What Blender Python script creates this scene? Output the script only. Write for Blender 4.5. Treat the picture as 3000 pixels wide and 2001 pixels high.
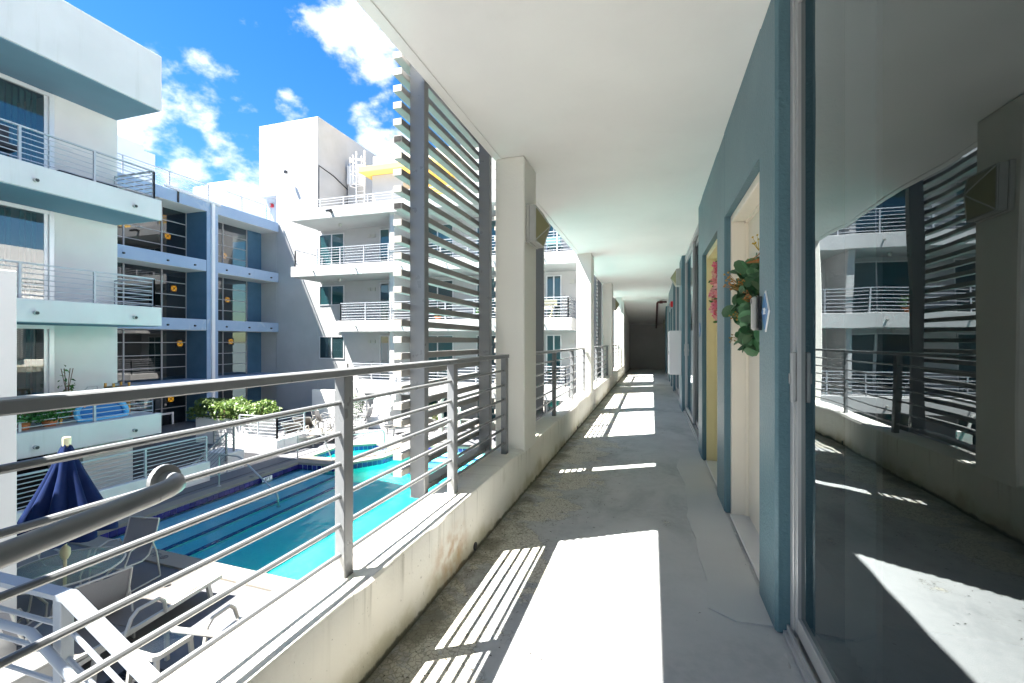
import bpy, bmesh, math, random
from mathutils import Vector, Matrix, Euler
from mathutils.geometry import tessellate_polygon
R = math.radians
random.seed(7)
scn = bpy.context.scene
for o in list(bpy.data.objects): bpy.data.objects.remove(o)
COL = scn.collection

# ------------------------------------------------------------------ camera
cam_d = bpy.data.cameras.new('camera'); cam = bpy.data.objects.new('camera', cam_d); COL.objects.link(cam)
cam_d.sensor_width = 36; cam_d.lens = 16.0; cam_d.clip_start = 0.05; cam_d.clip_end = 2000
YAW = 17.1
cam.location = (0, 0, 1.15); cam.rotation_euler = (R(90), 0, R(YAW))
scn.camera = cam
scn.cycles.max_bounces = 10; scn.cycles.diffuse_bounces = 6; scn.cycles.glossy_bounces = 5; scn.cycles.transparent_max_bounces = 16; scn.cycles.caustics_reflective = False; scn.cycles.caustics_refractive = False
scn.render.resolution_x = 1024; scn.render.resolution_y = 683

# ------------------------------------------------------------------ sun, sky, exposure
LIGHT = Vector((1.196, 0.73, -2.56)).normalized()
sd = bpy.data.lights.new('sun', 'SUN'); sd.energy = 5.0; sd.angle = R(0.5); sd.color = (1.0, 0.965, 0.9)
sun = bpy.data.objects.new('sun', sd); COL.objects.link(sun)
sun.rotation_euler = LIGHT.to_track_quat('-Z', 'Y').to_euler(); sun.location = (-20, -12, 40)
SD = -LIGHT
SUN_EL = math.asin(SD.z); SUN_ROT = math.atan2(SD.x, SD.y)
scn.view_settings.view_transform = 'Standard'; scn.view_settings.look = 'None'
scn.view_settings.exposure = 2.88; scn.view_settings.gamma = 1.0; scn.view_settings.use_curve_mapping = False

def build_world():
    w = bpy.data.worlds.new('World'); scn.world = w; w.use_nodes = True
    nt = w.node_tree; N = nt.nodes; L = nt.links; N.clear()
    out = N.new('ShaderNodeOutputWorld'); bg = N.new('ShaderNodeBackground'); bg.inputs[1].default_value = 0.05
    sky = N.new('ShaderNodeTexSky'); sky.sky_type = 'NISHITA'; sky.sun_disc = False
    sky.sun_elevation = SUN_EL; sky.sun_rotation = SUN_ROT; sky.air_density = 1.0; sky.dust_density = 0.3; sky.ozone_density = 2.0
    hs = N.new('ShaderNodeHueSaturation'); hs.inputs['Saturation'].default_value = 1.4; hs.inputs['Value'].default_value = 0.69
    L.new(sky.outputs[0], hs.inputs['Color'])
    tc = N.new('ShaderNodeTexCoord')
    def math_(op, a, b=None, c=None, clamp=False):
        n = N.new('ShaderNodeMath'); n.operation = op; n.use_clamp = clamp
        for i, x in enumerate((a, b, c)):
            if x is None: continue
            if isinstance(x, (int, float)): n.inputs[i].default_value = x
            else: L.new(x, n.inputs[i])
        return n.outputs[0]
    no = N.new('ShaderNodeTexNoise'); no.inputs['Scale'].default_value = 8.5; no.inputs['Detail'].default_value = 9; no.inputs['Roughness'].default_value = 0.58
    mp = N.new('ShaderNodeMapping'); mp.inputs['Scale'].default_value = (1, 1, 1.5); mp.inputs['Location'].default_value = (3.1, 0.4, 1.7)
    L.new(tc.outputs['Generated'], mp.inputs[0]); L.new(mp.outputs[0], no.inputs['Vector'])
    # cumulus heaps: directions (azimuth left of +Y, elevation, angular radius)
    heaps = [(50.5, 24.0, 6.0, 1.0), (48.2, 20.5, 5.5, .9), (56.5, 20.5, 5, .95), (53, 16, 5, .8), (35.5, 32, 6, 1.0), (37.5, 35.5, 3.5, .8), (32.5, 24.2, 5.5, .9), (42.9, 24.8, 2.6, .9), (47, 15, 5, .7), (30, 18, 6, .8),
             (-15, 30, 12, .8), (110, 35, 14, .8), (160, 40, 15, .8), (-80, 40, 14, .8), (-130, 30, 15, .8), (75, 25, 12, .8), (5, 55, 9, .7)]
    tot = None
    for az, el, rad, amp in heaps:
        a, e = R(az), R(el)
        c = Vector((-math.sin(a) * math.cos(e), math.cos(a) * math.cos(e), math.sin(e)))
        vm = N.new('ShaderNodeVectorMath'); vm.operation = 'DOT_PRODUCT'; L.new(tc.outputs['Generated'], vm.inputs[0]); vm.inputs[1].default_value = c
        mr = N.new('ShaderNodeMapRange'); mr.interpolation_type = 'SMOOTHSTEP'
        mr.inputs[1].default_value = math.cos(R(rad)); mr.inputs[2].default_value = 1.0; mr.inputs[3].default_value = 0; mr.inputs[4].default_value = amp
        L.new(vm.outputs['Value'], mr.inputs[0])
        tot = mr.outputs[0] if tot is None else math_('MAXIMUM', tot, mr.outputs[0])
    m = math_('ADD', no.outputs['Fac'], math_('MULTIPLY', tot, 0.27))
    mr = N.new('ShaderNodeMapRange'); mr.interpolation_type = 'SMOOTHSTEP'
    mr.inputs[1].default_value = 0.635; mr.inputs[2].default_value = 0.83; L.new(m, mr.inputs[0])
    mx = N.new('ShaderNodeMixRGB'); L.new(math_('MULTIPLY', mr.outputs[0], 0.88), mx.inputs[0]); L.new(hs.outputs[0], mx.inputs[1])
    mx.inputs[2].default_value = (4.7, 4.85, 5.1, 1)
    L.new(mx.outputs[0], bg.inputs[0]); L.new(bg.outputs[0], out.inputs[0])
build_world()

# ------------------------------------------------------------------ mesh helpers
W = {}
def wm(o): return W.get(o.name, Matrix.Identity(4))
class G:
    """collects world-space geometry for one mesh"""
    def __init__(s): s.v = []; s.f = []
    def add(s, vs, fs):
        b = len(s.v); s.v += [tuple(p) for p in vs]; s.f += [tuple(i + b for i in f) for f in fs]; return s
    def box(s, x0, x1, y0, y1, z0, z1, bev=0.0):
        if bev <= 0:
            vs = [(x, y, z) for z in (z0, z1) for y in (y0, y1) for x in (x0, x1)]
            return s.add(vs, [(0, 2, 3, 1), (4, 5, 7, 6), (0, 1, 5, 4), (2, 6, 7, 3), (0, 4, 6, 2), (1, 3, 7, 5)])
        b = min(bev, (x1 - x0) * .45, (y1 - y0) * .45, (z1 - z0) * .45)
        vs = []; idx = {}
        for i, x in enumerate((x0, x1)):
            for j, y in enumerate((y0, y1)):
                for k, z in enumerate((z0, z1)):
                    dx = b if i == 0 else -b; dy = b if j == 0 else -b; dz = b if k == 0 else -b
                    for a, p in enumerate(((x, y + dy, z + dz), (x + dx, y, z + dz), (x + dx, y + dy, z))):
                        idx[(i, j, k, a)] = len(vs); vs.append(p)
        f = []
        I = lambda i, j, k, a: idx[(i, j, k, a)]
        f += [(I(0,0,0,0), I(0,0,1,0), I(0,1,1,0), I(0,1,0,0)), (I(1,0,0,0), I(1,1,0,0), I(1,1,1,0), I(1,0,1,0))]
        f += [(I(0,0,0,1), I(1,0,0,1), I(1,0,1,1), I(0,0,1,1)), (I(0,1,0,1), I(0,1,1,1), I(1,1,1,1), I(1,1,0,1))]
        f += [(I(0,0,0,2), I(0,1,0,2), I(1,1,0,2), I(1,0,0,2)), (I(0,0,1,2), I(1,0,1,2), I(1,1,1,2), I(0,1,1,2))]
        for i in (0, 1):
            for j in (0, 1): f.append((I(i,j,0,0), I(i,j,0,1), I(i,j,1,1), I(i,j,1,0)))
            for k in (0, 1): f.append((I(i,0,k,0), I(i,0,k,2), I(i,1,k,2), I(i,1,k,0)))
        for j in (0, 1):
            for k in (0, 1): f.append((I(0,j,k,1), I(0,j,k,2), I(1,j,k,2), I(1,j,k,1)))
        for i in (0, 1):
            for j in (0, 1):
                for k in (0, 1): f.append((I(i,j,k,0), I(i,j,k,1), I(i,j,k,2)))
        return s.add(vs, f)
    def path(s, pts, r, n=10, cap=True, closed=False):
        pts = [Vector(p) for p in pts]; rings = []; m = len(pts)
        up = None
        for i, p in enumerate(pts):
            if closed: t = pts[(i + 1) % m] - pts[i - 1]
            elif i == 0: t = pts[1] - pts[0]
            elif i == m - 1: t = pts[-1] - pts[-2]
            else: t = (pts[i + 1] - p).normalized() + (p - pts[i - 1]).normalized()
            t.normalize()
            if up is None:
                up = Vector((0, 0, 1)) if abs(t.z) < .9 else Vector((1, 0, 0))
            a = (up - t * up.dot(t)).normalized(); b = t.cross(a); up = a
            rr = r[i] if isinstance(r, (list, tuple)) else r
            rings.append([p + (a * math.cos(2 * math.pi * k / n) + b * math.sin(2 * math.pi * k / n)) * rr for k in range(n)])
        vs = [q for g in rings for q in g]; fs = []
        for i in range(m if closed else m - 1):
            j = (i + 1) % m
            for k in range(n): fs.append((i * n + k, i * n + (k + 1) % n, j * n + (k + 1) % n, j * n + k))
        if cap and not closed: fs += [tuple(range(n))[::-1], tuple((m - 1) * n + k for k in range(n))]
        return s.add(vs, fs)
    def tube(s, p, q, r, n=10): return s.path([p, q], r, n)
    def bar(s, p, q, w, h, side=(0, 0, 1)):
        """rectangular bar from p to q; w across (horizontal), h along 'side'"""
        p = Vector(p); q = Vector(q); t = (q - p).normalized(); u = Vector(side); u = (u - t * u.dot(t)).normalized(); a = t.cross(u)
        vs = [c + a * (i * w / 2) + u * (j * h / 2) for c in (p, q) for j in (-1, 1) for i in (-1, 1)]
        return s.add(vs, [(0, 1, 3, 2), (4, 6, 7, 5), (0, 4, 5, 1), (2, 3, 7, 6), (0, 2, 6, 4), (1, 5, 7, 3)])
    def prism(s, poly, z0, z1):
        n = len(poly); vs = [(x, y, z0) for x, y in poly] + [(x, y, z1) for x, y in poly]
        return s.add(vs, [tuple(range(n))[::-1], tuple(range(n, 2 * n))] + [(i, (i + 1) % n, n + (i + 1) % n, n + i) for i in range(n)])
    def prism_x(s, poly, x0, x1):
        """poly in (y,z)"""
        n = len(poly); vs = [(x0, y, z) for y, z in poly] + [(x1, y, z) for y, z in poly]
        return s.add(vs, [tuple(range(n)), tuple(range(n, 2 * n))[::-1]] + [(i, n + i, n + (i + 1) % n, (i + 1) % n) for i in range(n)])
    def prism_y(s, poly, y0, y1):
        n = len(poly); vs = [(x, y0, z) for x, z in poly] + [(x, y1, z) for x, z in poly]
        return s.add(vs, [tuple(range(n)), tuple(range(n, 2 * n))[::-1]] + [(i, n + i, n + (i + 1) % n, (i + 1) % n) for i in range(n)])
    def lathe(s, prof, n=16, c=(0, 0)):
        vs = []; m = len(prof)
        for r, z in prof:
            for k in range(n): a = 2 * math.pi * k / n; vs.append((c[0] + r * math.cos(a), c[1] + r * math.sin(a), z))
        fs = [(i * n + k, i * n + (k + 1) % n, (i + 1) * n + (k + 1) % n, (i + 1) * n + k) for i in range(m - 1) for k in range(n)]
        fs += [tuple(range(n))[::-1], tuple((m - 1) * n + k for k in range(n))]
        return s.add(vs, fs)
    def quad(s, *p): return s.add(p, [tuple(range(len(p)))])
    def sheet(s, outer, holes, z, flip=False):
        loops = [[Vector((x, y, 0)) for x, y in l] for l in [outer] + holes]
        flat = [p for l in loops for p in l]; tr = tessellate_polygon(loops)
        fs = []
        for t in tr:
            a, b, c = (flat[i] for i in t); nz = (b - a).cross(c - a).z
            fs.append(tuple(t) if (nz > 0) != flip else tuple(t)[::-1])
        return s.add([(p.x, p.y, z) for p in flat], fs)

def obj(name, g, mat, parent=None, origin=None, angle=35):
    me = bpy.data.meshes.new(name)
    M_ = wm(parent) if parent is not None else (Matrix.Translation(Vector(origin)) if origin is not None else Matrix.Identity(4))
    inv = M_.inverted()
    me.from_pydata([inv @ Vector(p) for p in g.v], [], g.f); me.validate(); me.update()
    bm = bmesh.new(); bm.from_mesh(me); bmesh.ops.recalc_face_normals(bm, faces=bm.faces); bm.to_mesh(me); bm.free()
    for p in me.polygons: p.use_smooth = True
    me.set_sharp_from_angle(angle=R(angle))
    if mat: me.materials.append(mat)
    o = bpy.data.objects.new(name, me); COL.objects.link(o)
    if parent is not None: o.parent = parent
    elif origin is not None: o.location = origin
    W[o.name] = M_
    return o
def sheet_obj(name, g, mat, parent=None):      # flat sheets keep the winding they are given
    me = bpy.data.meshes.new(name); me.from_pydata(g.v, [], g.f); me.update(); me.materials.append(mat)
    o = bpy.data.objects.new(name, me); COL.objects.link(o)
    if parent is not None: o.parent = parent
    W[o.name] = Matrix.Identity(4)
    return o
def tag(o, label=None, cat=None, group=None, kind=None):
    if label: o['label'] = label
    if cat: o['category'] = cat
    if group: o['group'] = group
    if kind: o['kind'] = kind
    return o
def thing(name, label, cat, loc=(0, 0, 0), rz=0.0, group=None):
    o = bpy.data.objects.new(name, None); COL.objects.link(o); o.empty_display_size = .2
    o.location = loc; o.rotation_euler = (0, 0, rz); W[o.name] = Matrix.Translation(Vector(loc)) @ Matrix.Rotation(rz, 4, 'Z')
    return tag(o, label, cat, group)
def struct(name, g, mat, origin=None): return tag(obj(name, g, mat, None, origin), kind='structure')
def put(mesh, name, parent, mloc):             # a repeated piece that shares its mesh
    o = bpy.data.objects.new(name, mesh); COL.objects.link(o); o.parent = parent; o.matrix_local = mloc; W[o.name] = wm(parent) @ mloc
    return o
def kids(o): return [c for c in bpy.data.objects if c.parent == o]
def dup(root, loc, rz, label, group=None):
    r = root.copy(); COL.objects.link(r); r.location = loc; r.rotation_euler = (0, 0, rz); r['label'] = label
    if group: r['group'] = group
    for ch in kids(root):
        c = ch.copy(); COL.objects.link(c); c.parent = r
        for g in kids(ch):
            d = g.copy(); COL.objects.link(d); d.parent = c
    return r
def text(parent, s, size, M_, mat, name='lettering', ext=0.0015, sx=1.0):
    cu = bpy.data.curves.new(name, 'FONT'); cu.body = s; cu.size = size; cu.extrude = ext; cu.align_x = 'CENTER'; cu.align_y = 'CENTER'
    t = bpy.data.objects.new(name, cu); COL.objects.link(t)
    dg = bpy.context.evaluated_depsgraph_get(); me = bpy.data.meshes.new_from_object(t.evaluated_get(dg)); bpy.data.objects.remove(t)
    me.materials.clear(); me.materials.append(mat)
    me.transform((wm(parent).inverted()) @ M_ @ Matrix.Diagonal((sx, 1, 1, 1)))
    o = bpy.data.objects.new(name, me); COL.objects.link(o); o.parent = parent; W[o.name] = wm(parent)
    return o

# ------------------------------------------------------------------ materials
class NT:
    def __init__(s, name):
        s.m = bpy.data.materials.new(name); s.m.use_nodes = True; s.t = s.m.node_tree; s.N = s.t.nodes; s.L = s.t.links; s.N.clear()
        s.out = s.N.new('ShaderNodeOutputMaterial')
    def n(s, typ, **kw):
        x = s.N.new(typ)
        for k, v in kw.items(): setattr(x, k, v)
        return x
    def set(s, node, key, v):
        if hasattr(v, 'links') or hasattr(v, 'is_linked'): s.L.new(v, node.inputs[key])
        else: node.inputs[key].default_value = v
    def pos(s, scale=(1, 1, 1), loc=(0, 0, 0)):
        g = s.n('ShaderNodeNewGeometry'); m = s.n('ShaderNodeMapping'); m.inputs['Scale'].default_value = scale; m.inputs['Location'].default_value = loc
        s.L.new(g.outputs['Position'], m.inputs[0]); return m.outputs[0]
    def noise(s, vec, scale, detail=4, rough=.55, dist=0.0):
        x = s.n('ShaderNodeTexNoise'); s.L.new(vec, x.inputs['Vector']); x.inputs['Scale'].default_value = scale
        x.inputs['Detail'].default_value = detail; x.inputs['Roughness'].default_value = rough; x.inputs['Distortion'].default_value = dist
        return x.outputs['Fac']
    def ramp(s, f, a, b, lo=0.0, hi=1.0):
        x = s.n('ShaderNodeMapRange', interpolation_type='SMOOTHSTEP'); s.L.new(f, x.inputs[0])
        x.inputs[1].default_value = a; x.inputs[2].default_value = b; x.inputs[3].default_value = lo; x.inputs[4].default_value = hi
        return x.outputs[0]
    def math(s, op, a, b=0.0):
        x = s.n('ShaderNodeMath', operation=op); s.set(x, 0, a); s.set(x, 1, b); return x.outputs[0]
    def mix(s, f, a, b, mode='MIX'):
        x = s.n('ShaderNodeMixRGB', blend_type=mode); s.set(x, 0, f)
        s.set(x, 1, a if hasattr(a, 'is_linked') else (*a, 1)[:4]); s.set(x, 2, b if hasattr(b, 'is_linked') else (*b, 1)[:4]); return x.outputs[0]
    def xyz(s):
        g = s.n('ShaderNodeNewGeometry'); x = s.n('ShaderNodeSeparateXYZ'); s.L.new(g.outputs['Position'], x.inputs[0]); return x.outputs
    def bsdf(s, col, rough=.5, metal=0.0, bump=None, strength=.2, dist=.01, spec=.5):
        b = s.n('ShaderNodeBsdfPrincipled'); s.set(b, 'Base Color', col if hasattr(col, 'is_linked') else (*col, 1)[:4]); s.set(b, 'Roughness', rough); s.set(b, 'Metallic', metal)
        b.inputs['Specular IOR Level'].default_value = spec
        if bump is not None:
            u = s.n('ShaderNodeBump'); u.inputs['Strength'].default_value = strength; u.inputs['Distance'].default_value = dist
            s.L.new(bump, u.inputs['Height']); s.L.new(u.outputs[0], b.inputs['Normal'])
        s.L.new(b.outputs[0], s.out.inputs[0]); return b

def stucco(name, col, var=.05, streak=.10, bscale=55, bump=.25, rough=.85, dirt=(.42, .40, .34)):
    t = NT(name); p = t.pos()
    c = t.mix(t.ramp(t.noise(p, .9, 5), .3, .75), tuple(x * (1 - var) for x in col), tuple(min(1, x * (1 + var * .5)) for x in col))
    st = t.ramp(t.noise(t.pos((3.2, 3.2, .22)), 1.6, 6, .6), .56, .82)
    st = t.math('MULTIPLY', st, streak)
    c = t.mix(st, c, dirt)
    t.bsdf(c, rough, 0, t.noise(p, bscale, 4, .6), bump, .006, .3)
    return t.m
def paint(name, col, rough=.4, var=.04, vs=6, bump=0.03, metal=0.0, spec=.5):
    t = NT(name); p = t.pos()
    c = t.mix(t.noise(p, vs, 4), tuple(x * (1 - var) for x in col), tuple(min(1, x * (1 + var)) for x in col))
    t.bsdf(c, t.ramp(t.noise(p, vs * 2.3, 3), .3, .7, rough * .85, min(1, rough * 1.15)), metal, t.noise(p, 140, 2), bump, .002, spec)
    return t.m
def glass(name, tint, r0=.1, rough=0.0, glossy=(1, 1, 1), warp=.004):
    t = NT(name); tr = t.n('ShaderNodeBsdfTransparent'); tr.inputs[0].default_value = (*tint, 1)
    gl = t.n('ShaderNodeBsdfGlossy'); gl.inputs['Color'].default_value = (*glossy, 1); gl.inputs['Roughness'].default_value = rough
    bp = t.n('ShaderNodeBump'); bp.inputs['Strength'].default_value = warp * 4; bp.inputs['Distance'].default_value = .05; t.L.new(t.noise(t.pos((1, 1.2, .7)), 1.3, 2), bp.inputs['Height']); t.L.new(bp.outputs[0], gl.inputs['Normal'])
    if warp > .01: t.L.new(t.ramp(t.noise(t.pos((1, 2, .6)), 2.2, 6, .65), .45, .8, 0.0, .045), gl.inputs['Roughness'])
    lw = t.n('ShaderNodeLayerWeight'); lw.inputs[0].default_value = .5
    f = t.math('ADD', t.math('MULTIPLY', t.math('POWER', lw.outputs['Facing'], 5.0), 1 - r0), r0)
    mx = t.n('ShaderNodeMixShader'); t.L.new(f, mx.inputs[0]); t.L.new(tr.outputs[0], mx.inputs[1]); t.L.new(gl.outputs[0], mx.inputs[2]); t.L.new(mx.outputs[0], t.out.inputs[0])
    return t.m
def emit(name, col, s):
    t = NT(name); e = t.n('ShaderNodeEmission'); e.inputs[0].default_value = (*col, 1); e.inputs[1].default_value = s; t.L.new(e.outputs[0], t.out.inputs[0]); return t.m

def floor_mat():
    t = NT('worn_grey_deck_coating'); p = t.pos(); X = t.xyz()
    base = t.mix(t.ramp(t.noise(p, 1.3, 6), .3, .72), (.36, .372, .378), (.50, .505, .50))
    base = t.mix(t.ramp(t.noise(p, 26, 4), .3, .75), base, (.45, .455, .455))
    blot = t.ramp(t.noise(t.pos((1, .55, 1), (4, 2, 0)), 2.1, 7, .66, .5), .46, .74)
    base = t.mix(t.math('MULTIPLY', blot, .75), base, (.255, .265, .27))
    # worn, lighter coating patches with crazed edge, mostly along the curb
    near = t.ramp(X[0], -.05, -.75)
    w = t.noise(p, 2.6, 6, .62, .4)
    patch = t.ramp(t.math('ADD', w, t.math('MULTIPLY', near, .22)), .68, .71)
    base = t.mix(t.math('MULTIPLY', patch, .8), base, (.56, .53, .44))
    vo = t.n('ShaderNodeTexVoronoi', feature='DISTANCE_TO_EDGE'); nv = t.n('ShaderNodeTexNoise'); t.L.new(p, nv.inputs['Vector']); nv.inputs['Scale'].default_value = 30; nv.inputs['Detail'].default_value = 3
    va = t.n('ShaderNodeVectorMath', operation='MULTIPLY_ADD'); t.L.new(nv.outputs['Color'], va.inputs[0]); va.inputs[1].default_value = (.03, .03, 0); t.L.new(p, va.inputs[2])
    t.L.new(va.outputs[0], vo.inputs['Vector']); vo.inputs['Scale'].default_value = 48
    crack = t.ramp(vo.outputs['Distance'], .10, .02)
    zone = t.ramp(t.math('ADD', w, t.math('MULTIPLY', near, .22)), .61, .70)
    crack = t.math('MULTIPLY', crack, t.math('MULTIPLY', zone, .62))
    base = t.mix(crack, base, (.13, .125, .10))
    # grime: mossy dirt against the curb, scuffs elsewhere
    g = t.math('ADD', t.noise(p, 5, 7, .7), t.math('MULTIPLY', t.ramp(X[0], -.62, -.93), .38))
    base = t.mix(t.ramp(g, .66, .95, 0, .8), base, (.115, .11, .08))
    far = t.ramp(X[1], 2.5, 4.5)
    gg = t.math('MULTIPLY', t.ramp(t.noise(p, 9, 8, .75), .50, .72), t.math('MULTIPLY', t.ramp(X[0], .1, -.5), far))
    base = t.mix(t.math('MULTIPLY', gg, .75), base, (.15, .145, .115))
    sp = t.ramp(t.noise(p, 75, 3, .7), .69, .74)
    base = t.mix(t.math('MULTIPLY', sp, .6), base, (.14, .135, .12))
    h = t.math('ADD', t.math('ADD', t.noise(p, 160, 3, .6), t.math('MULTIPLY', t.noise(p, 34, 4), .6)), t.math('MULTIPLY', patch, -1.2))
    t.bsdf(base, t.ramp(t.noise(p, 3, 4), .3, .7, .5, .8), 0, h, .35, .004, .35)
    return t.m
def curb_mat():
    t = NT('stained_cream_curb_paint'); p = t.pos(); X = t.xyz()
    c = t.mix(t.ramp(t.noise(p, 1.1, 5), .3, .7), (.78, .745, .66), (.86, .835, .765))
    # drips below the top edge, green-yellow tide along the base, one rusty bloom
    face = t.ramp(X[2], .36, .30)
    d = t.ramp(t.noise(t.pos((1, 16, .5)), 1.5, 6, .68), .52, .74)
    d = t.math('MULTIPLY', d, t.math('MULTIPLY', t.ramp(X[2], .10, .32), t.ramp(t.noise(p, 1.7, 3), .36, .6)))
    c = t.mix(t.math('MULTIPLY', d, t.math('MULTIPLY', face, .62)), c, (.17, .15, .09))
    m = t.ramp(t.math('ADD', t.noise(p, 3.4, 6, .6), t.math('MULTIPLY', t.ramp(X[2], .20, .0), .36)), .62, .92)
    c = t.mix(t.math('MULTIPLY', m, .6), c, (.40, .36, .19))
    b = t.ramp(t.math('ADD', t.noise(p, 12, 6, .7), t.math('MULTIPLY', t.ramp(X[2], .045, .0), .5)), .66, .9)
    c = t.mix(t.math('MULTIPLY', b, .85), c, (.10, .095, .06))
    dist = t.n('ShaderNodeVectorMath', operation='DISTANCE'); t.L.new(t.pos((1, .8, 1.3)), dist.inputs[0]); dist.inputs[1].default_value = (-.925, 1.62, .16)
    rust = t.math('MULTIPLY', t.ramp(dist.outputs['Value'], .24, .02), t.ramp(t.noise(p, 13, 5), .34, .66))
    c = t.mix(t.math('MULTIPLY', rust, .7), c, (.44, .22, .05))
    tp = t.math('MULTIPLY', t.ramp(X[2], .322, .33), t.ramp(t.noise(p, 4.5, 6, .65), .56, .78))
    c = t.mix(t.math('MULTIPLY', tp, .35), c, (.33, .30, .20))
    c = t.mix(t.math('MULTIPLY', t.ramp(t.noise(p, 60, 2), .70, .76), .5), c, (.2, .18, .13))
    t.bsdf(c, .8, 0, t.noise(p, 70, 4), .3, .005, .3)
    return t.m
def teal_mat(name, a, b):
    t = NT(name); p = t.pos()
    c = t.mix(t.ramp(t.noise(p, 1.6, 5), .3, .7), a, b)
    c = t.mix(t.math('MULTIPLY', t.ramp(t.noise(t.pos((5, 5, .35)), 1.6, 6, .6), .56, .8), .25), c, tuple(x * 1.5 for x in a))
    c = t.mix(t.math('MULTIPLY', t.ramp(t.noise(p, 38, 2), .72, .77), .35), c, (.05, .07, .08))
    t.bsdf(c, .42, 0, t.noise(p, 60, 4, .6), .75, .007, .4)
    return t.m
def deck_mat():
    t = NT('grey_pool_deck_coating'); p = t.pos()
    c = t.mix(t.ramp(t.noise(p, .7, 5), .3, .7), (.10, .102, .112), (.125, .127, .135))
    c = t.mix(t.math('MULTIPLY', t.ramp(t.noise(p, 3, 6, .7), .58, .8), .3), c, (.075, .074, .073))
    t.bsdf(c, .7, 0, t.noise(p, 90, 3), .25, .004, .3); return t.m
def blue_mat():
    t = NT('faded_periwinkle_stucco'); p = t.pos()
    c = t.mix(t.ramp(t.noise(p, .8, 4), .3, .7), (.275, .37, .53), (.33, .42, .57))
    c = t.mix(t.math('MULTIPLY', t.ramp(t.noise(p, 1.15, 5, .6, .8), .58, .66), .6), c, (.42, .49, .58))
    c = t.mix(t.math('MULTIPLY', t.ramp(t.noise(t.pos((1.5, 2.2, .35)), 1.3, 6, .65), .66, .75), .55), c, (.10, .12, .17))
    t.bsdf(c, .8, 0, t.noise(p, 50, 3), .2, .005, .3); return t.m
def water_mat():
    t = NT('pool_water'); p = t.pos()
    tr = t.n('ShaderNodeBsdfTransparent'); tr.inputs[0].default_value = (.97, .99, .99, 1)
    va = t.n('ShaderNodeVolumeAbsorption'); va.inputs['Color'].default_value = (0.0, .938, .92, 1); va.inputs['Density'].default_value = 2.0; t.L.new(va.outputs[0], t.out.inputs['Volume'])
    gl = t.n('ShaderNodeBsdfGlossy'); gl.inputs['Roughness'].default_value = .02
    bp = t.n('ShaderNodeBump'); bp.inputs['Strength'].default_value = .5; bp.inputs['Distance'].default_value = .03
    t.L.new(t.math('ADD', t.noise(p, 3.2, 3), t.math('MULTIPLY', t.noise(p, 9, 2), .3)), bp.inputs['Height']); t.L.new(bp.outputs[0], gl.inputs['Normal'])
    fr = t.n('ShaderNodeFresnel'); fr.inputs[0].default_value = 1.33; t.L.new(bp.outputs[0], fr.inputs['Normal'])
    mx = t.n('ShaderNodeMixShader'); t.L.new(fr.outputs[0], mx.inputs[0]); t.L.new(tr.outputs[0], mx.inputs[1]); t.L.new(gl.outputs[0], mx.inputs[2]); t.L.new(mx.outputs[0], t.out.inputs[0])
    return t.m
def leaf_mat(name, a, b, trans=.25):
    t = NT(name); oi = t.n('ShaderNodeNewGeometry')
    c = t.mix(oi.outputs['Random Per Island'], a, b)
    d = t.n('ShaderNodeBsdfPrincipled'); t.L.new(c, d.inputs['Base Color']); d.inputs['Roughness'].default_value = .45
    tl = t.n('ShaderNodeBsdfTranslucent'); t.L.new(c, tl.inputs[0])
    mx = t.n('ShaderNodeMixShader'); mx.inputs[0].default_value = trans; t.L.new(d.outputs[0], mx.inputs[1]); t.L.new(tl.outputs[0], mx.inputs[2]); t.L.new(mx.outputs[0], t.out.inputs[0])
    return t.m
def rnd_mat(name, cols, rough=.5, trans=0.0):
    t = NT(name); oi = t.n('ShaderNodeObjectInfo'); cr = t.n('ShaderNodeValToRGB'); cr.color_ramp.interpolation = 'LINEAR'
    el = cr.color_ramp.elements
    while len(el) < len(cols): el.new(.5)
    for i, c in enumerate(cols): el[i].position = i / (len(cols) - 1); el[i].color = (*c, 1)
    t.L.new(oi.outputs['Random'], cr.inputs[0])
    t.bsdf(cr.outputs[0], rough); return t.m
def tile_mat():
    t = NT('navy_glazed_tile'); oi = t.n('ShaderNodeObjectInfo')
    c = t.mix(oi.outputs['Random'], (.012, .012, .10), (.04, .03, .20)); t.bsdf(c, .15); return t.m

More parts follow.
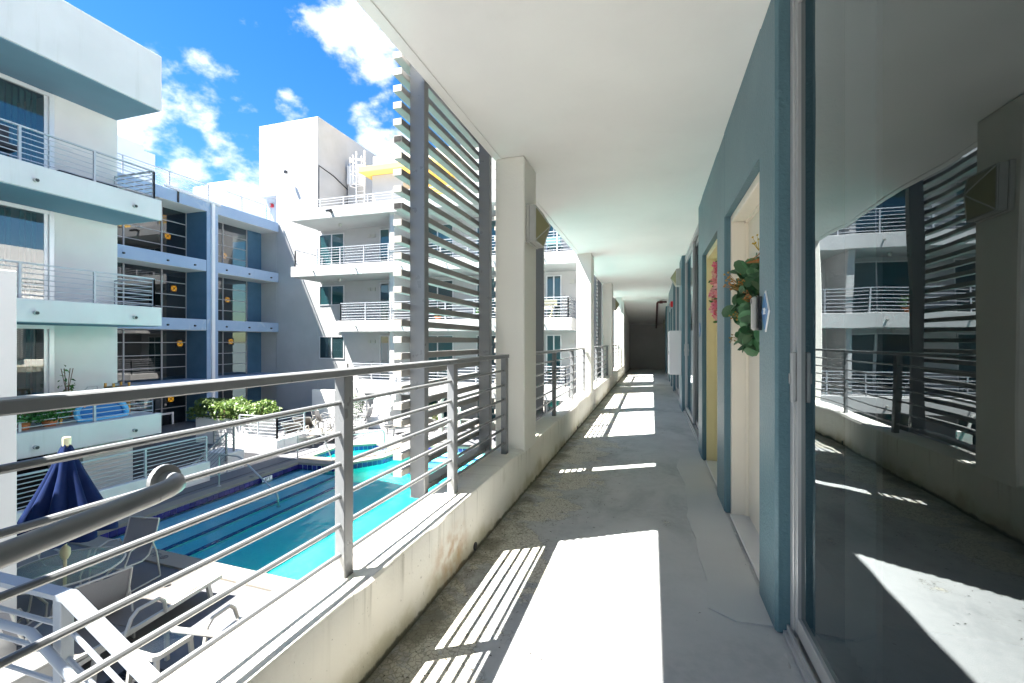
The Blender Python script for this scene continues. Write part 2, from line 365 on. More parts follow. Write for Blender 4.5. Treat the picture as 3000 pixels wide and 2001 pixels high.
MT = dict(mullion=paint('grey_mullion_paint', (.36, .36, .38), .4, .03), alu_dk=paint('weathered_aluminium', (.40, .41, .42), .35, .06, 8, .03, .35),stair_paint=paint('pale_blue_grey_rail_paint', (.27, .30, .335), .4, .05),white3=stucco('shade_toned_white_stucco', (.57, .565, .555), .05, .14),  # white3: light level put into the colour, a lower white for shaded walls
    farwhite=stucco('sun_toned_white_stucco', (.44, .44, .44), .08, .28), white=stucco('white_stucco', (.66, .66, .655), .05, .16), white2=stucco('weathered_white_stucco', (.55, .545, .54), .06, .36, dirt=(.36, .35, .31)),  # farwhite: white lowered further so the sunlit far walls do not burn out
    ceil=stucco('painted_ceiling', (.88, .875, .845), .05, .05, 35, .14), column=stucco('cream_column_paint', (.85, .83, .765), .04, .16),
    floor=floor_mat(), curb=curb_mat(), deck=deck_mat(), blue=blue_mat(),
    teal=teal_mat('teal_wall_paint', (.075, .155, .19), (.105, .195, .23)), blue_deep=teal_mat('deep_blue_wall_paint', (.05, .12, .20), (.065, .145, .235)),
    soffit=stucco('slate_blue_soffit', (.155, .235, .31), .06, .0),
    rail=paint('grey_railing_paint', (.185, .193, .20), .32, .05), rail_lt=paint('pale_grey_railing_paint', (.36, .375, .405), .4, .05),
    slat=paint('bronze_grey_slat_paint', (.25, .247, .235), .42, .06), slat_cap=paint('pale_slat_cap', (.36, .34, .30), .5, .05), black=paint('black_void', (.012, .012, .012), .8),
    alu=paint('aluminium_frame', (.62, .63, .64), .35, .04, 8, .02, .35), alu_w=paint('white_frame_paint', (.74, .74, .77), .4, .03),
    door_w=paint('off_white_door_paint', (.80, .735, .625), .45, .03), door_y=paint('yellow_door_paint', (.80, .69, .38), .45, .05),
    plastic=paint('white_plastic', (.36, .355, .33), .35, .03), plastic_g=paint('light_grey_cabinet_paint', (.66, .67, .69), .4, .02), sling=paint('beige_sling_fabric', (.135, .12, .105), .8, .04, 40),
    sling_g=paint('grey_sling_fabric', (.17, .17, .18), .8, .05, 40), steel=paint('brushed_steel', (.36, .36, .36), .35, .03, 10, .02, .5),
    navy=paint('navy_canvas', (.003, .012, .058), .8, .2, 3, .1, 0.0, .15), cream=paint('cream_plastic', (.66, .60, .40), .45, .03),
    coping=stucco('pale_coping_stone', (.22, .20, .17), .08, .12), plaster=stucco('pool_plaster', (.66, .86, .82), .05, .0),
    water=water_mat(), tile=tile_mat(), navy_tile=paint('navy_tile_band', (.01, .03, .22), .3), dark=paint('dark_slot', (.03, .03, .035), .7),
    glass_near=glass('door_glass', (.20, .25, .26), .14, 0, (.88, .96, 1.0), .012), glass=glass('window_glass', (.34, .42, .42), .16), glass_dk=glass('dark_window_glass', (.15, .19, .18), .12), glass_teal=glass('teal_window_glass', (.42, .60, .62), .09),
    frost=glass('frosted_table_glass', (.62, .72, .70), .12, .25),
    blind=paint('teal_blind_fabric', (.10, .19, .20), .7), room=paint('room_paint', (.24, .24, .235), .8), endpaint=paint('end_wall_paint', (.55, .52, .46), .8, .08, 2), curtain=paint('dark_curtain', (.10, .11, .12), .9),
    bed=paint('grey_bedding', (.45, .46, .47), .9), yellow=stucco('yellow_canopy_stucco', (.88, .58, .16), .04, .04), red=paint('red_paint', (.55, .02, .03), .35), redpipe=paint('dark_red_pipe', (.055, .006, .006), .4),
    amber=emit('amber_lamp_glow', (1.0, .38, .02), .6), wood=paint('yellow_wood', (.56, .27, .04), .5, .15, 8), kid=paint('sky_blue_plastic', (.08, .42, .75), .35), kid_dk=paint('blue_plastic', (.02, .16, .42), .35),
    hedge=leaf_mat('hedge_leaf', (.035, .09, .015), (.19, .27, .07)), plant=leaf_mat('plant_leaf', (.02, .10, .02), (.08, .22, .05)), bark=paint('brown_bark', (.14, .09, .05), .9, .2), soil=paint('soil', (.05, .035, .025), .95),
    euca=rnd_mat('eucalyptus_leaf', [(.03, .10, .04), (.06, .18, .075), (.11, .24, .12), (.05, .09, .05)], .5), berry=rnd_mat('dried_sprig', [(.45, .30, .02), (.36, .13, .04), (.20, .17, .03)], .7),
    petal=rnd_mat('silk_petal', [(.75, .06, .16), (.80, .25, .36), (.86, .62, .52), (.70, .03, .10)], .6), olive=paint('olive_frosted_lens', (.26, .245, .13), .45, .08), lampmetal=paint('weathered_lamp_metal', (.40, .40, .37), .5, .15, 14),
    plaque=paint('blue_plaque', (.015, .15, .38), .35), white_flat=paint('white_paint', (.82, .82, .82), .5), blackp=paint('black_plastic', (.02, .02, .022), .3), ink=paint('black_stencil_paint', (.05, .05, .055), .8),
    litter=paint('dark_leaf_litter', (.055, .045, .03), .9, .3), pink=paint('pink_plastic', (.75, .12, .12), .5), terracotta=paint('terracotta', (.48, .17, .07), .8), patch=stucco('pale_concrete_patch', (.50, .505, .50), .1, .0, 90, .4),
    exitred=paint('unlit_sign_red', (.30, .05, .03), .6), tan=paint('tan_door_paint', (.40, .36, .29), .6), bluebucket=paint('pale_lilac_pot', (.50, .52, .70), .5), rubber=paint('charcoal_cushion', (.03, .035, .045), .8))

# ================================================================== 1. THE WALKWAY
H = 2.56; XO = -1.16; XI = -0.925; WX = 0.465; GX = 0.535; ENDY = 22.0
struct('walkway_floor', G().box(XO, 3.7, -6, ENDY, -.22, 0), MT['floor'], (0, 6, 0))
ce = struct('walkway_ceiling', G().box(XO - .004, 3.7, -6, 16.0, H, H + .24), MT['ceil'], (0, 6, H))
obj('drip_edge', G().box(XO - .008, XO + .055, -6, 15.95, H - .007, H - .0005, .003), MT['ceil'], ce)
struct('stair_soffit', G().prism_x([(16.003, 2.557), (ENDY + .3, 1.55), (ENDY + .3, 2.0), (16.003, 2.8)], XO, 1.2), MT['ceil'], (0, 16, 2.5))

# curb with slightly uneven hand-trowelled edges
def curb():
    n = 170; prof = [(XO, -.0), (XO, .318), (XO + .012, .33), (XI - .03, .334), (XI - .008, .330), (XI, .318), (XI - .004, .10), (XI, .0)]
    vs = []; fs = []; m = len(prof)
    rr = random.Random(3)
    for i in range(n + 1):
        y = -6 + (16.0 + 6) * i / n
        j = [rr.uniform(-1, 1) * .001 for _ in range(m)]
        for k, (x, z) in enumerate(prof): vs.append((x + (j[k] if k not in (0, 1) else 0), y, z + (j[k] if k in (3, 4, 5) else 0) - (.003 if k in (0, 7) else 0)))
    for i in range(n):
        for k in range(m): fs.append((i * m + k, i * m + (k + 1) % m, (i + 1) * m + (k + 1) % m, (i + 1) * m + k))
    fs += [tuple(range(m)), tuple(n * m + k for k in range(m))]
    return G().add(vs, fs)
cb = obj('parapet_curb', curb(), MT['curb'], None, (XI, 0, 0)); tag(cb, 'low cream parapet curb with dark drips and rust stain under the walkway railing', 'wall')
for y in (2.32, 5.9):
    g = G(); g.path([(XI - .05, y, .03), (XI + .004, y, .03)], .022, 12); obj('drain_hole', g, MT['dark'], cb)
# leaf litter along the curb
g = G(); rr = random.Random(11)
for i in range(900):
    y = rr.uniform(.9, 7.5); x = XI + .03 + abs(rr.gauss(0, .33)); 
    if x > .35: continue
    a = rr.uniform(0, 6.28); l = rr.uniform(.003, .011); w = rr.uniform(.001, .003); c, s = math.cos(a), math.sin(a)
    z = .002 + rr.uniform(0, .002)
    p = [(x - c * l, y - s * l, z), (x - s * w, y + c * w, z + .002), (x + c * l, y + s * l, z), (x + s * w, y - c * w, z + .001)]
    g.quad(*p)
tag(obj('leaf_litter', g, MT['litter']), 'scattered dark flecks of leaf litter on the walkway along the curb', 'litter', kind='stuff')

COLS = [(-4.5, -4.14), (-.6, -.24), (3.32, 3.685), (7.3, 7.645), (11.22, 11.57), (14.95, 15.28)]
clab = ['cream square column farthest behind along the railing', 'cream square column beside the near end of the railing', 'nearest cream square column with a pyramid wall lamp', 'second cream column along the walkway, sunlit face and no lamp',
        'third cream column along the walkway, with the small distant pyramid lamp', 'fourth cream column, last before the dark end of the walkway']
for (a, b), l in zip(COLS, clab):
    tag(obj('column', G().box(XO + .003, XI + .002, a, b, .30, H - .001, .009), MT['column'], None, ((XO + XI) / 2, a, .3)), l, 'column', 'columns along the walkway')
tag(obj('end_side_wall', G().box(XO + .002, XI - .002, 16.0, ENDY, 0, H - .004), MT['column'], None, (XI, 16, 0)), 'plain grey side wall closing the left of the dark walkway end', 'wall')
ew = obj('end_wall', G().box(XO, 1.2, ENDY, ENDY + .2, 0, 2.6), MT['endpaint'], None, (0, ENDY, 0)); tag(ew, 'dark end wall closing the far end of the walkway', 'wall')
ed = thing('utility_door', 'tan low metal door set in the dark end wall', 'door', (-.25, ENDY - .03, 0))
obj('door_leaf', G().box(-.75, .28, ENDY - .03, ENDY - .004, .0, 1.12, .005), MT['tan'], ed); obj('frame', G().box(-.79, .32, ENDY - .02, ENDY - .002, 1.12, 1.17).box(-.79, -.75, ENDY - .02, ENDY - .002, 0, 1.12).box(.28, .32, ENDY - .02, ENDY - .002, 0, 1.12), MT['room'], ed)
ex = thing('exit_sign', 'unlit red exit sign under two emergency lamp heads on the dark end wall', 'sign', (-.28, ENDY - .04, 1.25))
obj('sign_box', G().box(-.52, -.12, ENDY - .05, ENDY - .003, 1.22, 1.42, .004), MT['exitred'], ex)
text(ex, 'EXIT', .17, Matrix.Translation((-.32, ENDY - .052, 1.32)) @ Matrix.Rotation(R(90), 4, 'X'), MT['red'])
for x in (-.55, -.1):
    g = G(); g.path([(x, ENDY - .004, 1.47), (x, ENDY - .06, 1.47), (x, ENDY - .14, 1.46)], [.02, .05, .06], 12); h = obj('lamp_head', g, MT['blackp'], ex)
    obj('lens', G().path([(x, ENDY - .141, 1.46), (x, ENDY - .149, 1.46)], .035, 10), MT['white_flat'], h)
for i, (x, s) in enumerate(((-.9, .05), (.45, -.03))):
    tag(obj('leaning_bar', G().bar((x, 21.4, 0), (x + s - .04, 21.95, 1.15), .04, .03), MT['black'], None, (x, 21.4, 0)), ['thin black bar leaning against the left of the dark end wall', 'thin black bar leaning against the right of the dark end wall'][i], 'bar')
pp = thing('sprinkler_pipe', 'dark red sprinkler pipe running down at the right of the walkway end', 'pipe', (.3, 16.6, 1.4))
obj('pipe', G().path([(.47, 16.0, 2.47), (.2, 16.05, 2.47), (.17, 16.1, 2.44), (.17, 17.6, 2.2), (.17, 20.2, 1.75), (.17, 20.9, 1.62)], .035, 10), MT['redpipe'], pp); obj('fitting', G().path([(.24, 16.04, 2.47), (.34, 16.04, 2.47)], .05, 12), MT['redpipe'], pp)
tag(obj('wall_plate', G().prism_x([(18.6, 2.0), (18.85, 1.75), (18.6, 1.5), (18.35, 1.75)], .43, .462), MT['olive'], None, (.46, 18.6, 1.75)), 'dim diamond shaped wall plate beside the red sprinkler pipe', 'plate')

# ------------------------------------------------------------------ pyramid wall lamps
def pyramid_lamp(y, z, x0, sgn, label, half=.14, name='wall_lamp'):
    t = thing(name, label, 'lamp', (x0, y, z), 0, 'pyramid wall lamps')
    X = lambda d: x0 + sgn * d
    def bx(a, b, h): return G().box(min(X(a), X(b)), max(X(a), X(b)), y - h, y + h, z - h, z + h, .004)
    obj('back_plate', bx(.001, .028, half + .006), MT['lampmetal'], t)
    obj('body', bx(.028, .072, half), MT['lampmetal'], t)
    ap = Vector((X(.158), y, z)); c = [Vector((X(.073), y + a * (half - .008), z + b * (half - .008))) for a, b in ((-1, -1), (1, -1), (1, 1), (-1, 1))]
    for i in range(4): obj('lens', G().add([c[i], c[(i + 1) % 4], ap], [(0, 1, 2)]), MT['olive'], t)
    g = G()
    for p in c: g.path([p, ap + Vector((sgn * .002, 0, 0))], .0045, 6)
    for i in range(4): g.path([c[i], c[(i + 1) % 4]], .006, 6)
    obj('cage', g, MT['lampmetal'], t)
    return t
pyramid_lamp(3.5, 2.055, XI + .002, 1, 'olive pyramid glass wall lamp on the nearest cream column')
pyramid_lamp(11.4, 2.055, XI + .002, 1, 'small distant pyramid wall lamp on the third cream column')
pyramid_lamp(8.3, 2.24, WX, -1, 'pale pyramid wall lamp high on the teal wall above the white cabinet')

# ------------------------------------------------------------------ walkway railings
def railing(label, cat, x, y0, y1, posts, z0=.33, top=1.055, rods=(.938, .8315, .727, .617, .515, .413), mat=None, group=None, n=10):
    m = mat or MT['rail']
    t = thing('railing', label, cat, (x, y0, z0), 0, group)
    obj('top_rail', G().box(x - .028, x + .028, y0, y1, top - .026, top, .003), m, t)
    for y in posts:
        p = obj('post', G().box(x - .021, x + .021, y - .025, y + .025, z0 - .004, top - .026, .003), m, t)
    ys = [y0 + .01] + list(posts) + [y1 - .01]
    for z in rods: obj('rod', G().tube((x, y0 + .02, z), (x, y1 - .02, z), .0082, n), m, t)
    return t
RX = -1.03
railing('grey metal walkway railing nearest the camera, overlooking the pool', 'railing', RX, -.22, 3.19, (-.18, .42, 1.35, 2.255, 3.165), group='walkway railings')
railing('grey walkway railing between the first and second columns', 'railing', RX, 3.70, 7.28, (3.74, 4.93, 6.1, 7.2), group='walkway railings')
railing('grey walkway railing between the second and third columns', 'railing', RX, 7.66, 11.2, (7.72, 8.9, 10.05, 11.15), group='walkway railings')
railing('grey walkway railing between the third and fourth columns', 'railing', RX, 11.6, 14.93, (11.65, 12.8, 13.9, 14.88), group='walkway railings')
hr = thing('handrail', 'thick round grey handrail with a rounded return, ending on the nearest railing', 'handrail', (-.95, .4, .82))
pts = [(-.952, -.22, .762), (-.952, .1, .792), (-.951, .43, .822), (-.950, .60, .838), (-.951, .655, .843), (-.956, .69, .846), (-.966, .712, .847), (-.981, .722, .848), (-1.012, .724, .848)]
obj('tube', G().path(pts, .0195, 20), MT['rail'], hr)
obj('flange', G().path([(-1.008, .724, .848), (-1.019, .724, .848)], .034, 20), MT['rail'], hr)

# ------------------------------------------------------------------ slat screens outside the slab edge
def screen(label, y0, y1, p0, p1, open_ends=()):
    t = thing('slat_screen', label, 'screen', (-1.215, y0, .33), 0, 'slat screens beside the columns')
    for y in (p0, p1): obj('post', G().box(-1.258, -1.169, y, y + .05, .30, 3.3, .003), MT['rail'], t)
    obj('bottom_channel', G().box(-1.255, -1.175, p0 + .051, p1 - .001, .335, .365, .002), MT['rail'], t)
    base = G().box(-1.310, -1.2595, y0, y1, -.0175, .0175, .0025)
    me = None; i = 0; z = .452
    while z < 3.25:
        M_ = Matrix.Translation((0, 0, z)) 
        if me is None:
            o = obj('slat', base, MT['slat'], t); o.matrix_local = wm(t).inverted() @ Matrix.Translation((0, 0, z)) @ wm(t); me = o.data
            o.location = (0, 0, z)
        else:
            o = bpy.data.objects.new('slat', me); COL.objects.link(o); o.parent = t; o.location = (0, 0, z)
        W[o.name] = Matrix.Translation((0, 0, z)) @ wm(t)
        if i in open_ends: obj('open_end', G().box(-1.305, -1.2645, y0 - .0012, y0 - .0002, z - .014, z + .014), MT['black'], o)
        else: obj('end_cap', G().box(-1.3095, -1.26, y0 - .003, y0 - .0004, z - .017, z + .017), MT['slat_cap'], o)
        i += 1; z += .0885
    return t
screen('slat screen beside the near end of the railing, just behind the camera', -1.2, .36, -1.1, .2)
screen('near slat screen of horizontal bronze bars left of the nearest column', 2.12, 3.285, 2.2, 3.228, (16, 20))
screen('slat screen just beyond the nearest column', 3.74, 5.14, 3.78, 5.0)
screen('distant slat screen just before the third column', 9.97, 11.19, 10.1, 11.13)
screen('distant slat screen just beyond the third column', 11.62, 12.9, 11.66, 12.8)

# ------------------------------------------------------------------ right hand wall, doors and glass
tw = thing('teal_wall', 'teal painted walkway wall with recessed door openings', 'wall', (WX, 2.02, 0))
TH = .78
def seg(a, b): obj('wall', G().box(WX, TH, a, b, -.002, H - .001, .011), MT['teal'], tw)
def lintel(a, b, z=1.985): obj('lintel', G().box(WX + .0008, TH - .001, a - .02, b + .02, z, H - .0015), MT['teal'], tw)
for a, b in ((-2.4, -1.42), (2.02, 2.31), (3.34, 3.71), (4.76, 5.14), (7.94, 8.6), (11.1, 11.35), (12.35, 12.75), (13.75, 14.15), (17.0, 17.7), (20.4, 22.0)): seg(a, b)
for a, b in ((2.31, 3.34), (3.71, 4.76), (11.35, 12.35), (12.75, 13.75)): lintel(a, b)
# rooms behind the glass (one enclosing shell)
rm = G()
rm.box(3.6, 3.68, -2.4, 22, 0.004, H - .004).box(TH + .002, 3.6, -2.48, -2.4, .004, H - .004)
for y in (2.2, 8.2, 11.3, 17.3): rm.box(TH + .002, 3.59, y, y + .1, .004, H - .004)
struct('interior_walls', rm, MT['room'], (2, 8, 0))
def entry_door(a, b, mat, label, name='entry_door'):
    t = thing(name, label, 'door', (.6, a, 0))
    g = G(); z = 1.984
    g.box(.502, .61, a + .001, a + .05, 0, z, .003).box(.502, .61, b - .05, b - .001, 0, z, .003).box(.502, .61, a + .05, b - .05, z - .05, z, .003)
    g.box(.58, .60, a + .05, a + .065, 0, z - .05).box(.58, .60, b - .065, b - .05, 0, z - .05).box(.58, .60, a + .05, b - .05, z - .065, z - .05)
    obj('frame', g, mat, t)
    lf = obj('door_leaf', G().box(.601, .645, a + .052, b - .052, .012, z - .054, .004), mat, t)
    h = G(); hy = a + .12
    h.path([(.60, hy, 1.0), (.555, hy, 1.0)], .011, 10).path([(.555, hy, 1.0), (.553, hy + .12, 1.0)], .009, 8).path([(.601, hy, 1.0), (.594, hy, 1.0)], .03, 14)
    obj('handle', h, MT['steel'], lf)
    obj('deadbolt', G().path([(.601, hy, 1.14), (.58, hy, 1.14)], .025, 14), MT['steel'], lf)
    obj('threshold', G().box(.49, .66, a + .05, b - .05, 0.001, .015, .003), MT['alu'], t)
    return t
entry_door(2.31, 3.34, MT['door_w'], 'off-white entry door with the green leaf wreath, nearest door')
entry_door(3.71, 4.76, MT['door_y'], 'yellow painted entry door with the pink flower wreath')
entry_door(11.35, 12.35, MT['door_w'], 'narrow distant off-white door past the white wall cabinet')
entry_door(12.75, 13.75, MT['door_w'], 'farthest off-white door near the red fire alarm')
def slider(a, b, label, far_handle=True):
    t = thing('sliding_glass_door', label, 'glass door', (GX, a, 0), 0, 'sliding glass doors')
    z1 = H - .03
    fr = G(); fr.box(.515, .553, b - .042, b - .002, .0, z1, .003).box(.515, .553, a + .002, a + .042, 0, z1, .003).box(.515, .553, a + .042, b - .042, z1 - .05, z1, .003)
    obj('frame', fr, MT['alu_dk'], t)
    tr = G(); tr.box(.49, .61, a + .003, b - .003, .002, .022, .002)
    for x in (.507, .55, .587): tr.box(x - .004, x + .004, a + .005, b - .005, .0215, .046)
    obj('track', tr, MT['alu_dk'], t)
    mid = (a + b) / 2
    for (p, q, x) in ((mid - .03, b - .043, GX), (a + .043, mid + .03, GX + .035)):
        s = obj('door_panel', G().box(x - .014, x + .014, q - .028, q, .05, z1 - .052, .002).box(x - .014, x + .014, p, p + .05, .05, z1 - .052, .002).box(x - .013, x + .013, p + .05, q - .028, .05, .11, .002).box(x - .013, x + .013, p + .05, q - .028, z1 - .11, z1 - .0525, .002), MT['alu_dk'], t)
        obj('pane', G().quad((x, p + .05, .11), (x, q - .028, .11), (x, q - .028, z1 - .11), (x, p + .05, z1 - .11)), MT['glass_near'], s)
    obj('handle', G().box(.503, .5205, b - .07, b - .043, .92, 1.11, .004).box(.497, .503, b - .064, b - .052, .99, 1.03, .002), MT['alu_dk'], t)
    return t
slider(-1.42, 2.02, 'large near sliding glass door reflecting the walkway and pool court')
slider(5.14, 7.94, 'second sliding glass door beyond the yellow door')
slider(8.6, 11.1, 'third sliding glass door beyond the white wall cabinet')
slider(14.15, 17.0, 'far sliding glass door near the end of the walkway')
slider(17.7, 20.4, 'last sliding glass door in the dark walkway end')
vs = []
for i in range(17): vs += [(.68 + .022 * math.sin(i * 1.6), 1.72 + i * .0125, .06), (.68 + .022 * math.sin(i * 1.6), 1.72 + i * .0125, 2.46)]
tag(obj('curtain', G().add(vs, [(2 * i, 2 * i + 2, 2 * i + 3, 2 * i + 1) for i in range(16)]), MT['bed'], None, (.68, 1.8, .06)), 'pale curtain bunched inside the near sliding glass door', 'curtain')
for y0, y1, l in ((5.2, 7.9, 'dark curtain behind the second sliding glass door'), (8.7, 11.0, 'dark curtain behind the third sliding glass door')):
    vs = []; n = 60
    for i in range(n + 1):
        y = y0 + (y1 - y0) * i / n; x = .95 + .03 * math.sin(i * 1.9); vs += [(x, y, .05), (x, y, 2.45)]
    tag(obj('curtain', G().add(vs, [(2 * i, 2 * i + 2, 2 * i + 3, 2 * i + 1) for i in range(n)]), MT['curtain'], None, (.95, y0, .05)), l, 'curtain')
bd = thing('bed', 'grey bed dimly seen through the near sliding glass door', 'bed', (1.6, .6, 0))
obj('mattress', G().box(1.0, 2.5, -.6, 1.7, .22, .5, .06), MT['bed'], bd); obj('base', G().box(1.03, 2.47, -.57, 1.67, .004, .22), MT['curtain'], bd)
obj('pillow', G().lathe([(.02, .5), (.18, .51), (.25, .56), (.2, .63), (.05, .66)], 16, (1.5, 1.35)), MT['bed'], bd)
# electrical cabinet, fire alarm
cabn = thing('wall_cabinet', 'white metal cabinet mounted on the teal wall pier', 'cabinet', (.37, 8.1, .6))
obj('body', G().box(.28, WX - .001, 8.0, 8.45, .60, 1.33, .006), MT['plastic_g'], cabn); dr = obj('cover', G().box(.268, .2795, 8.01, 8.44, .61, 1.32, .003), MT['plastic_g'], cabn); obj('latch', G().box(.262, .2675, 8.03, 8.06, .93, .99, .002), MT['steel'], dr)
fa = thing('fire_alarm', 'small red fire alarm strobe on the teal wall near the far doors', 'alarm', (.45, 11.2, 2.0))
obj('housing', G().box(.41, WX - .001, 11.15, 11.3, 1.95, 2.08, .004), MT['red'], fa); obj('strobe', G().box(.385, .4095, 11.18, 11.25, 1.98, 2.05, .004), MT['plastic'], fa)
# house number plaque and doorbell on the near pier
pq = thing('number_plaque', 'blue diamond shaped unit number plaque beside the doorbell', 'sign', (WX, 2.17, 1.42))
def hexa(cy, cz, hy, hz, x0, x1): return G().prism_x([(cy - hy, cz), (cy - hy * .55, cz - hz * .25), (cy, cz - hz), (cy + hy, cz), (cy, cz + hz), (cy - hy * .55, cz + hz * .25)], x0, x1)
g = G().prism_x([(2.135, 1.305), (2.175, 1.24), (2.235, 1.305), (2.235, 1.31), (2.175, 1.375), (2.135, 1.31)], WX - .006, WX - .0004)
pk = lambda hy, hz, x0, x1: G().prism_x([(2.165 - hy, 1.278), (2.165, 1.278 - hz), (2.165 + hy, 1.278), (2.165, 1.278 + hz)], x0, x1)
obj('rim', pk(.062, .088, WX - .006, WX - .0004), MT['white_flat'], pq); obj('face', pk(.054, .077, WX - .0085, WX - .0061), MT['plaque'], pq)
text(pq, '22', .04, Matrix.Translation((WX - .0095, 2.165, 1.278)) @ Matrix.Rotation(R(-90), 4, 'Z') @ Matrix.Rotation(R(90), 4, 'X'), MT['white_flat'])
db = thing('doorbell', 'white camera doorbell on a black wedge beside the leaf wreath', 'doorbell', (WX, 2.27, 1.3))
obj('wedge', G().prism_y([(WX - .0004, 1.2), (WX - .014, 1.2), (WX - .014, 1.35), (WX - .0004, 1.35)], 2.25, 2.295), MT['blackp'], db)
bd_ = obj('body', G().box(WX - .038, WX - .0145, 2.252, 2.293, 1.2, 1.352, .009), MT['plastic'], db)
obj('camera_lens', G().path([(WX - .0385, 2.272, 1.33), (WX - .0405, 2.272, 1.33)], .012, 16), MT['blackp'], bd_)
tag(obj('number_plaque', G().prism_x([(4.90, 1.27), (4.95, 1.20), (5.0, 1.27), (4.95, 1.34)], WX - .006, WX - .0004), MT['plaque'], None, (WX, 4.95, 1.27)), 'small far blue number plaque beyond the yellow door', 'sign')
# pale concrete patch at the door sills
rr = random.Random(4); L_ = []; 
for i in range(26): L_.append((.24 + rr.uniform(-.015, .015) + .018 * math.sin(i * .6), 2.12 + i * .12))
struct('threshold_patch', G().prism([(.47, 2.06), (.33, 2.05)] + L_ + [(.47, 5.13)], .0, .007), MT['patch'], (.4, 3.5, 0))
g = G(); rr = random.Random(9)
for i in range(160):
    y = rr.uniform(-1.3, 5.1); x = WX - .006 + rr.uniform(0, .02) if y > 2.02 else .468 + rr.uniform(-.01, .008); s = rr.uniform(.004, .012)
    g.add([(x + rr.uniform(-s, s), y + rr.uniform(-s, s) * 2, .001 + rr.uniform(0, s)) for _ in range(4)], [(0, 1, 2), (0, 2, 3), (0, 3, 1), (1, 2, 3)])
tag(obj('sealant_crumbs', g, MT['patch']), 'crumbled sealant and grit along the foot of the glass door track', 'debris', kind='stuff')

# ------------------------------------------------------------------ wreaths
def leaf_mesh(name, l, w, mat):
    vs = [(0, 0, 0)]; n = 9
    for i in range(n): a = math.pi * (i + .5) / n - math.pi / 2; pass
    pts = []
    for i in range(10): a = 2 * math.pi * i / 10; pts.append((l * .5 - l * .5 * math.cos(a), w * .5 * math.sin(a), .10 * l * (abs(math.sin(a)))))
    me = bpy.data.meshes.new(name); me.from_pydata([(l * .5, 0, -.03 * l)] + pts, [], [(0, 1 + i, 1 + (i + 1) % 10) for i in range(10)]); me.materials.append(mat)
    for p in me.polygons: p.use_smooth = True
    return me
def wreath(name, label, c, Rr, leafm, n, size, extra, ring_mat, seed, fat=1.0):
    t = thing(name, label, 'wreath', c)
    rr = random.Random(seed)
    obj('ring', G().path([(c[0] - .02, c[1] + Rr * math.cos(a), c[2] + Rr * math.sin(a)) for a in [2 * math.pi * i / 28 for i in range(28)]], .02, 8, closed=True), ring_mat, t)
    for i in range(n):
        a = rr.uniform(0, 2 * math.pi); q = rr.uniform(0, 2 * math.pi); tr_ = rr.uniform(.01, .07) * fat
        p = Vector((-.035 * fat - abs(math.sin(q)) * tr_, (Rr + math.cos(q) * tr_) * math.cos(a), (Rr + math.cos(q) * tr_) * math.sin(a)))
        e = Euler((rr.uniform(0, 6.28), rr.uniform(-1.2, 1.2), rr.uniform(0, 6.28))); s = rr.uniform(.7, 1.25) * size
        put(leafm[0], leafm[1], t, Matrix.Translation(p) @ e.to_matrix().to_4x4() @ Matrix.Scale(s, 4))
    for me, nm, k, off in extra:
        for i in range(k):
            a = rr.uniform(0, 2 * math.pi); rad = Rr + rr.uniform(-.12, .15) * off
            p = Vector((-.04 - rr.uniform(0, .07) * fat, rad * math.cos(a), rad * math.sin(a)))
            e = Euler((rr.uniform(0, 6.28), rr.uniform(-1, 1), rr.uniform(0, 6.28))); put(me, nm, t, Matrix.Translation(p) @ e.to_matrix().to_4x4() @ Matrix.Scale(rr.uniform(.7, 1.3), 4))
    return t
leafA = leaf_mesh('leaf', .095, .075, MT['euca']); leafB = leaf_mesh('leaf', .06, .03, MT['plant'])
def sprig_mesh():
    g = G(); rr = random.Random(2)
    for i in range(7):
        q = (rr.uniform(.05, .09), rr.uniform(-.025, .025), rr.uniform(-.025, .025)); g.path([(0, 0, 0), q], .0012, 4, cap=False)
        x, y, z = q; r = .007
        g.add([(x + r, y, z), (x - r, y, z), (x, y + r, z), (x, y - r, z), (x, y, z + r), (x, y, z - r)], [(0, 2, 4), (2, 1, 4), (1, 3, 4), (3, 0, 4), (2, 0, 5), (1, 2, 5), (3, 1, 5), (0, 3, 5)])
    me = bpy.data.meshes.new('sprig'); me.from_pydata(g.v, [], g.f); me.materials.append(MT['berry']); return me
def flower_mesh():
    g = G()
    for i in range(6):
        a = i * 1.047; c, s = math.cos(a), math.sin(a); r = .03
        g.add([(0, 0, 0), (r * c - .014 * s, r * s + .014 * c, .012), (1.35 * r * c, 1.35 * r * s, .008), (r * c + .014 * s, r * s - .014 * c, .012)], [(0, 1, 2, 3)])
        g.add([(0, 0, .006), (.5 * (r * s) - .007 * c, .5 * r * c, .022), (.6 * r * s, .6 * r * c + .006, .028), (.5 * r * s + .007, .5 * r * c, .022)], [(0, 1, 2, 3)])
    me = bpy.data.meshes.new('flower'); me.from_pydata(g.v, [], g.f); me.materials.append(MT['petal']); return me
SPR = sprig_mesh(); FLW = flower_mesh()
wreath('leaf_wreath', 'big green eucalyptus leaf wreath on the nearest off-white door', (.585, 2.86, 1.365), .185, (leafA, 'leaf'), 190, .82, [(SPR, 'sprig', 22, 1.0)], MT['bark'], 5)
wreath('flower_wreath', 'pink and red flower wreath on the yellow door', (.615, 4.27, 1.575), .19, (leafB, 'leaf'), 50, 1.0, [(FLW, 'flower', 90, .35)], MT['bark'], 8, .8)

